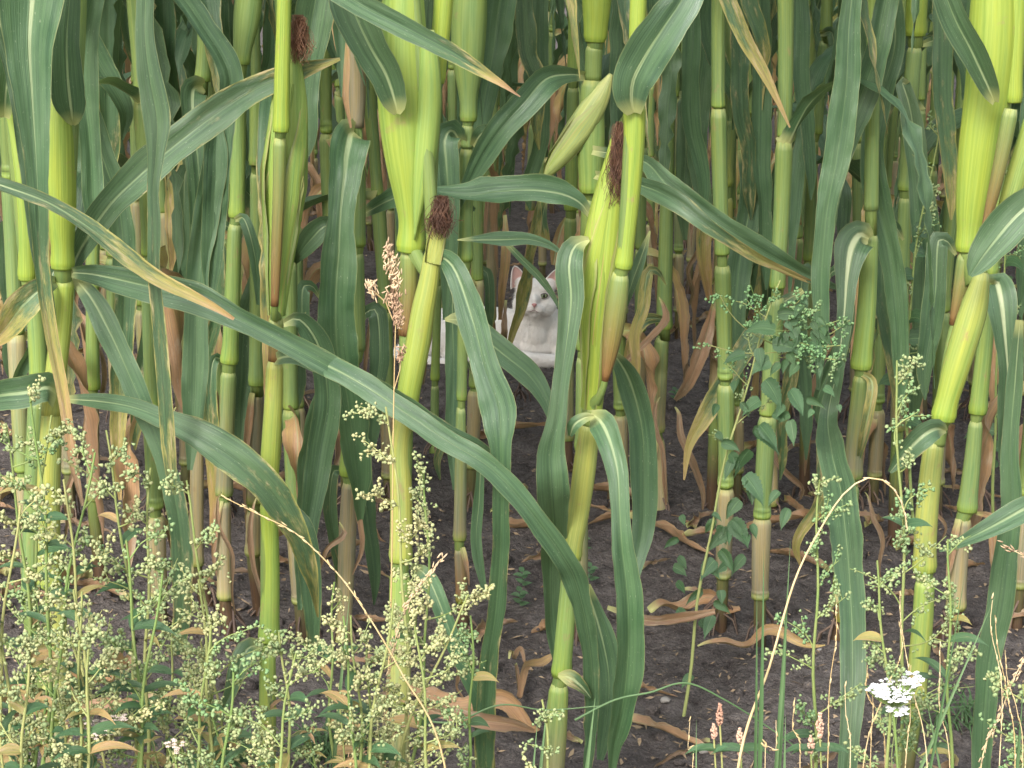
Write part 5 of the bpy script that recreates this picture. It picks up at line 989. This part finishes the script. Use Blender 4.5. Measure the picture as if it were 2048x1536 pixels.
BL = [(1655, 1672, 1215), (1725, 1800, 1250), (1770, 1735, 1330), (1810, 1822, 1330), (1600, 1590, 1395), (1530, 1552, 1440), (1998, 1985, 1200), (2030, 1990, 1230), (1900, 1880, 1290), (1385, 1380, 1440), (1700, 1690, 1370), (1740, 1745, 1380), (1855, 1800, 1190), (2045, 2010, 1300)]
for k, (x0, x1, y1) in enumerate(BL):
    r, Q = stemthing('straw_stalk', 'bleached thin grass stalk at the lower right, %s of them from the left' % ORD[sorted(x_[1] for x_ in BL).index(x1) + 1], 'grass', [(x0, 1545), ((x0 + x1) / 2 + rg.uniform(-12, 12), (1545 + y1) / 2), (x1 + rg.uniform(-6, 6), y1 + 60), (x1, y1)], 1.88 + rg.uniform(-.05, .1), .0010, M_STRAW, 'bleached grass stalks at the lower right')
    mb = MB()
    for i in range(28, 46): spikelets(mb, Q[i], (Q[min(45, i + 1)] - Q[i - 1]).normalized(), 1 if rg.random() < .6 else 0, .008, .0004, spread=.12)
    mb.build('seed_head', M_STRAW, r)
for k, (x0, x1, y1, wd, D) in enumerate([(1515, 1527, 1100, 9, 1.9), (1510, 1513, 1180, 7, 1.9), (1530, 1580, 1080, 8, 1.92), (1545, 1575, 1170, 6, 1.95), (1790, 1930, 1140, 6, 1.9), (1680, 1990, 1190, 7, 1.95), (1390, 1392, 1440, 6, 1.9), (1960, 1850, 1390, 7, 1.9), (1560, 1570, 1430, 9, 1.88), (2000, 2045, 1370, 10, 1.9), (640, 700, 1190, 8, 2.05), (1125, 1190, 1395, 12, 1.9), (1040, 1095, 1400, 10, 1.92), (1030, 1075, 1440, 9, 1.9)]):
    p0 = at(x0, 1545, D); p0.z = 0; p1 = at(x1, y1, D); mb = MB(); n = 24; Q = [p0.lerp(p1, i / n) + Vector((0, -.02 * math.sin(3 * i / n), .02 * math.sin(3.1 * i / n))) for i in range(n + 1)]
    mb.ribbon(Q, [wd * mpp(p1) * min(1, (n - i) / 9 + .04) for i in range(n + 1)], [Vector((rg.uniform(-.2, .2), -1, .1))] * (n + 1), [0] * (n + 1), [0] * (n + 1), .5, 0, .02, k, 4)
    o = mb.build('grass_plant', M_GRASS, None, origin=(p0.x, p0.y, 0)); tag(o, ['tall green grass blade beside the thick straw stem', 'narrow green grass blade just left of its taller neighbour by the thick straw stem', 'green grass blade crossing right of the thick straw stem', 'short green grass blade behind the thick straw stem',
        'green grass blade slanting steeply right past the right maize foot', 'long green grass blade slanting across the lower right corner', 'thin green blade at the bottom near the pink flower spikes', 'green blade leaning left in the lower right corner', 'short wide green blade below the bare soil', 'broad green blade in the bottom right corner', 'pale green blade leaning right behind the long straw stem', 'green blade bending over the foot of the lime-cob maize', 'green blade left of the foot of the lime-cob maize', 'lowest green blade left of the foot of the lime-cob maize'][k], 'grass blade')
# green creeping stems
for lab, pts, D in [('green creeping grass stem running right from the lime-cob maize foot, kinked upward', [(1150, 1440), (1230, 1400), (1300, 1385), (1372, 1366), (1450, 1400), (1530, 1450), (1600, 1500)], 2.1), ('green creeping grass stem lying left of the lime-cob maize foot', [(800, 1430), (900, 1445), (1000, 1410), (1090, 1420), (1200, 1412)], 2.2)]:
    P = [at(x, y, D) for x, y in pts]; P = [Vector((p.x, p.y, p.z)) for p in P]; Q = [Vector(q) for q in crom([tuple(p) for p in P], 40)]; mb = MB(); mb.tube(Q, [.0016 - .0009 * i / 39 for i in range(40)], None, 6, 1, False); tag(mb.build('creeping_stem', M_GRASS, None, origin=tuple(P[0])), lab, 'grass')
def tuft(px, py, D, n, h, label, dry=0):
    c = at(px, py, D); mb = MB(); c.z = 0
    for k in range(n):
        a = rg.uniform(0, 6.28); l = h * rg.uniform(.4, 1.1); P, N0 = leaf_path(c + Vector((rg.gauss(0, .02), rg.gauss(0, .015), 0)), a, l, R(rg.uniform(50, 85)), R(rg.uniform(-60, 10)), rg, 10)
        mb.ribbon(P, [.0028 * min(1, (10 - i) / 6 + .05) for i in range(11)], N0, [0] * 11, [dry] * 11, .3, 0, 0, k, 2)
    tag(mb.build('grass_tuft', M_GRASS if not dry else M_STRAW, None, origin=tuple(c)), label, 'grass tuft')
tuft(665, 1360, 2.5, 90, .13, 'dark green fine grass tuft at the foot between the kinked and the swollen maize plants'); tuft(445, 1330, 2.5, 45, .09, 'small fine grass tuft beside the tan maize foot at the left'); tuft(1950, 1300, 2.6, 50, .12, 'fine grass tuft in the shade at the right, behind the zigzag maize foot')
tuft(1745, 1500, 2.0, 50, .16, 'bleached dry grass clump under the white flower head', 1)
# yarrow
def yarrow(px, py, D, rad, label, mat, n=46, base=1545, lob=((0, 0, 1.),)):
    c = at(px, py, D); r = thing('yarrow_flower', (c.x + .01, D, 0), label, 'flower', 'yarrow flower heads'); mb = MB(); b = Vector((c.x + .01, D, 0)); S = curve(b, c - Vector((0, 0, .02)), .03, 12); mb.tube(S, [.0014] * 13, None, 6, 1, False)
    fl = MB(); V, F = SEEDS[1]
    for lx, lz, lr in lob:
        for k in range(int(n * lr)):
            a = rg.uniform(0, 6.28); q = math.sqrt(rg.random()) * rad * lr; p = c + Vector((lx * rad + q * math.cos(a), q * math.sin(a) * .8, lz * rad + q * math.sin(a) * .30 + rg.gauss(0, .0012) - q * q * 8)); mb.tube([S[-1], S[-1].lerp(p, .6) + Vector((0, 0, -.003)), p], [.0006, .0005, .0004], None, 4, 1, False)
            for j in range(5):
                a2 = j * 1.257 + k; e = Vector((math.cos(a2), math.sin(a2) * .8, .25)); fl.blob(p + e * .0017, .0012, (V, F), 1, None, (1, 1, .5))
            fl.blob(p + Vector((0, 0, .0006)), .0012, (V, F))
    mb.build('stem', M_WSTEM, r); fl.build('petals', mat, r)
yarrow(1788, 1376, 1.9, .0205, 'bright white yarrow flower head at the lower right', M_WHITE, 90, lob=((0, 0, 1.), (.85, .5, .6), (-.85, -.1, .5), (.2, -1.1, .55)))
yarrow(200, 1455, 1.86, .016, 'faded white yarrow flower head low in the left thicket', M_FADE, 30, lob=((0, 0, 1.), (1.2, .6, .5)))
yarrow(350, 1490, 1.84, .010, 'small faded yarrow flower head at the bottom, right of the larger faded one', M_FADE, 16)
# persicaria with pink spikes
for (x, y, l, tx, lab) in [(1440, 1428, 42, 1440, 'pink persicaria spike standing tallest below the bare soil'), (1428, 1462, 28, 1420, 'small pink persicaria spike just under the tallest one'), (1480, 1470, 28, 1480, 'pink persicaria spike right of the tallest one'), (1640, 1450, 48, 1640, 'longest pink persicaria spike, left of the white flower head'), (1622, 1488, 34, 1620, 'short pink persicaria spike beside the longest one'), (1482, 1500, 20, 1480, 'lowest stubby pink persicaria spike by the thick straw stem')]:
    c = at(x, y, 1.92); r = thing('persicaria_plant', (c.x, 1.92, 0), lab, 'flower', 'pink flower spikes'); mb = MB(); S = curve(Vector((c.x + .005, 1.92, 0)), at(x, y + l / 2, 1.92), .02, 10); mb.tube(S, [.001] * 11, None, 5, 1, False); mb.build('stem', M_WSTEM, r); fl = MB()
    for k in range(int(l * 1.9)):
        t = rg.random(); p = at(x + rg.gauss(0, 1), y + l / 2 - l * t, 1.92); a = rg.uniform(0, 6.28); fl.blob(p + Vector((math.cos(a), math.sin(a), 0)) * .0028 * math.sin(3.1 * min(.95, t + .12)), .0015, SEEDS[2], rg.random(), None, (.8, .8, 1.2))
    fl.build('flower_spike', M_PINK, r)
    if l > 25:
        for a in (-.3, 3.3): lb = MB(); blade(lb, at(x, 1500, 1.92), Vector((math.cos(a), -.2, .6)), .034, .010, 5, 0, 1.4); lb.build('leaf', M_WLEAF, r)
# small seedlings on the soil
for (x, y, D) in [(1165, 1100, 2.75), (1180, 1160, 2.7), (1045, 1170, 2.6), (1040, 1210, 2.6), (1290, 745, 4.2), (1350, 800, 4.0)]:
    c = at(x, y, D); q = CP + (c - CP) * (CAM_H / (CAM_H - c.z)); mb = MB()
    for k in range(7): blade(mb, q + Vector((0, 0, .012 * k / 3)), Vector((math.cos(k * 2.4), math.sin(k * 2.4), .6)), .018, .009, k, 0, .8)
    tag(mb.build('seedling', M_WLEAF, None, origin=tuple(q)), 'small green seedling growing from the bare soil', 'seedling', 'seedlings on the bare soil')
# yellowed small-leaved undergrowth in the left corner
for k in range(16):
    x = rg.uniform(-20, 560) if k < 11 else rg.uniform(600, 860); D = rg.uniform(1.9, 2.2); y = rg.uniform(1400, 1540); c = at(x, y, D); b = Vector((c.x, D, 0)); mb = MB(); mb2 = MB()
    S = curve(b, Vector((c.x + rg.uniform(-.03, .03), D, max(.07, c.z + .02))), .05, 12); mb2.tube(S, [.0011] * 13, None, 5, 1, False); r = thing('withered_weed', b, 'withered low weed with small orange-yellow leaves in the bottom left thicket' if k < 11 else 'withered low weed with small orange-yellow leaves below the swollen maize plant', 'weed', 'withered weeds')
    for j in range(30): i = rg.randint(4, 12); a = rg.uniform(0, 6.28); blade(mb, S[i], Vector((math.cos(a), math.sin(a), rg.uniform(-.2, .9))), rg.uniform(.012, .026), rg.uniform(.003, .0055), j, rg.choice((.35, .45, .5, .6, .2)), 1., 0, 2, 6)
    mb2.build('stem', M_WSTEM, r); mb.build('foliage', M_WLEAF, r)

# ------------------------------------------------------------ fallen leaves, pebbles and crumbs on the soil
dl = []
for k in range(10):
    r2 = random.Random(k + 50); ln = r2.uniform(.07, .22); n = 36; P, N0 = leaf_path(Vector((0, 0, .012)), 0, ln, R(r2.uniform(0, 20)), R(r2.uniform(-12, 0)), r2, n, .3, .15)
    mb = MB(); mb.ribbon(P, [w_ * (.8 + .35 * noise.noise(Vector((i * .3, k * 7.7, 1)))) for i, w_ in enumerate(leaf_w(n, r2.uniform(.008, .024)))], N0, [2.6 * noise.noise(Vector((i / n * 3.5, k * 3.3, 0))) for i in range(n + 1)], [r2.uniform(.6, 1.)] * (n + 1), 1., r2.uniform(.4, 1.2), .4, k, 6)
    dl.append(mb.build('fallen_leaf', M_LEAF, None, origin=(0, 0, 0)))
zones = [('dry curled maize leaf on the soil before the second row', 2.35, 2.95, 20), ('dry curled maize leaf on the soil between second and fourth rows', 2.95, 4.4, 110), ('dry curled maize leaf on the soil around and behind the white cat', 4.4, 8, 150)]
for lab, y0, y1, n in zones:
    for k in range(n):
        y = rg.uniform(y0, y1); x = rg.uniform(-1, 1) * (.27 * y + .1)
        if 4.2 < y < 5.25 and -.5 < x < .36: continue
        o = rg.choice(dl).copy(); COL.objects.link(o); o.location = (x, y, ground_z(x, y) + .004); o.rotation_euler = (rg.uniform(-.15, .15), rg.uniform(-.1, .1), rg.uniform(0, 6.28)); s = rg.uniform(.5, 1.15); o.scale = (s, s, s); sx_ = ', left part' if x < -.1 * y else (', right part' if x > .1 * y else ', middle part'); tag(o, lab + sx_, 'dry leaf', 'fallen maize leaves ' + lab[22:] + sx_)
for o in dl: bpy.data.objects.remove(o)
def lay(pts, D, label, dry=(.7, .7)):
    """a fallen leaf traced from the photograph, laid on the soil"""
    Q = []
    for x, y, wd in pts:
        c = at(x, y, D); d = (c - CP); t = (CAM_H - .02) / -d.z; p = CP + d * t; Q.append((*p, wd * mpp(p)))
    Q = crom(Q, 50); P = [Vector(q[:3]) + Vector((0, 0, .01 + .008 * math.sin(i * .25))) for i, q in enumerate(Q)]; mb = MB()
    mb.ribbon(P, [max(.001, q[3]) for q in Q], [Vector((0, -.6, .8))] * 50, [.5 * math.sin(i * .13) for i in range(50)], [dry[0] + (dry[1] - dry[0]) * i / 49 for i in range(50)], .5, .3, .25, len(pts) + int(pts[0][0]), 8)
    tag(mb.build('fallen_leaf', M_LEAF, None, origin=tuple(P[0])), label, 'dry leaf')
lay([(1395, 1305, 4), (1440, 1306, 18), (1490, 1298, 20), (1530, 1280, 22), (1590, 1290, 18), (1650, 1300, 4)], 2.4, 'yellow-tan curved dry leaf on the bare soil left of the ribbed second-row leaf', (.75, .42))
lay([(1300, 1235, 20), (1360, 1222, 30), (1420, 1215, 34), (1480, 1228, 14)], 2.5, 'long flat tan leaf lying from the lime-cob maize to the right across the soil', (.75, .7))
lay([(1018, 1330, 4), (1030, 1318, 14), (1045, 1322, 12), (1052, 1330, 3)], 2.4, 'single small curled tan leaf on the bare soil left of the lime-cob maize', (.85, .9))
lay([(1030, 1340, 6), (1040, 1400, 14), (1055, 1345, 16), (1090, 1325, 20), (1105, 1318, 6)], 2.4, 'twisted brown leaf ending yellow beside the lime-cob maize foot', (.95, .5))
lay([(780, 1405, 10), (860, 1412, 36), (940, 1418, 40), (1010, 1425, 44), (1065, 1462, 20), (1080, 1470, 4)], 2.15, 'broad pinkish tan leaf lying right of the swollen maize foot', (.68, .62))
lay([(-30, 1430, 60), (60, 1400, 60), (140, 1380, 44), (190, 1370, 10)], 2.15, 'broad orange-brown leaf lying behind the weeds at the left edge', (.62, .62))
lay([(180, 1395, 8), (215, 1370, 36), (245, 1335, 40), (262, 1322, 14)], 2.2, 'pinkish tan leaf piece standing in the left thicket', (.68, .66))
pr = MB(); pr.blob(Vector((0, 0, 0)), 1, ico(2, .5, 4)); pb = pr.build('pebble', M_STONE, None, origin=(0, 0, 0)); 
for k, (x, y) in enumerate([(1407, 1510), (1640, 1290), (1490, 980), (620, 1480), (1330, 1420)]):
    c = at(x, y, 2.3); d = c - CP; p = CP + d * (CAM_H / -d.z); o = pb.copy(); COL.objects.link(o); s = rg.uniform(.003, .007); o.location = (p.x, p.y, ground_z(p.x, p.y) + s * .4); o.scale = (s * 1.3, s, s * .7); tag(o, 'small pale pebble on the dark soil', 'pebble', 'pebbles on the soil')
bpy.data.objects.remove(pb)
mb = MB()
for k in range(9000):
    y = 2.1 + 6.5 * rg.random() ** 1.3; x = rg.uniform(-1, 1) * (.27 * y + .1); z = ground_z(x, y) + .002; a = rg.uniform(0, 6.28); l = rg.uniform(.004, .02) * (2.2 if rg.random() < .08 else 1); w_ = rg.uniform(.0008, .0028)
    d = Vector((math.cos(a), math.sin(a), rg.uniform(-.2, .3))) * l; s = Vector((-math.sin(a), math.cos(a), rg.uniform(-.5, .5))) * w_; p = Vector((x, y, z)); mb.flat([p - s, p + d * .5 - s * 1.2 + Vector((0, 0, .001)), p + d, p + d * .5 + s * 1.2])
cr = MB(); T1 = [ico(1, .9, k * 2.3) for k in range(4)]
for k in range(3600):
    y = 2.15 + 4.2 * rg.random() ** 1.6; x = rg.uniform(-1, 1) * (.27 * y + .05); s = .0022 + .011 * rg.random() ** 5; cr.blob(Vector((x, y, ground_z(x, y) + s * .2)), s, rg.choice(T1), 0, Euler((rg.random() * 6, rg.random() * 6, 0)).to_matrix(), (1.2, 1, .7))
o = cr.build('soil_crumbs', M_SOIL, None, origin=(0, 0, 0)); o['kind'] = 'stuff'; o['label'] = 'loose crumbs of dark soil on the ground'; o['category'] = 'soil'
o = mb.build('litter', M_LITTER, None, origin=(0, 0, 0)); o['kind'] = 'stuff'; o['label'] = 'fine straw crumbs and chaff strewn over the soil'; o['category'] = 'litter'
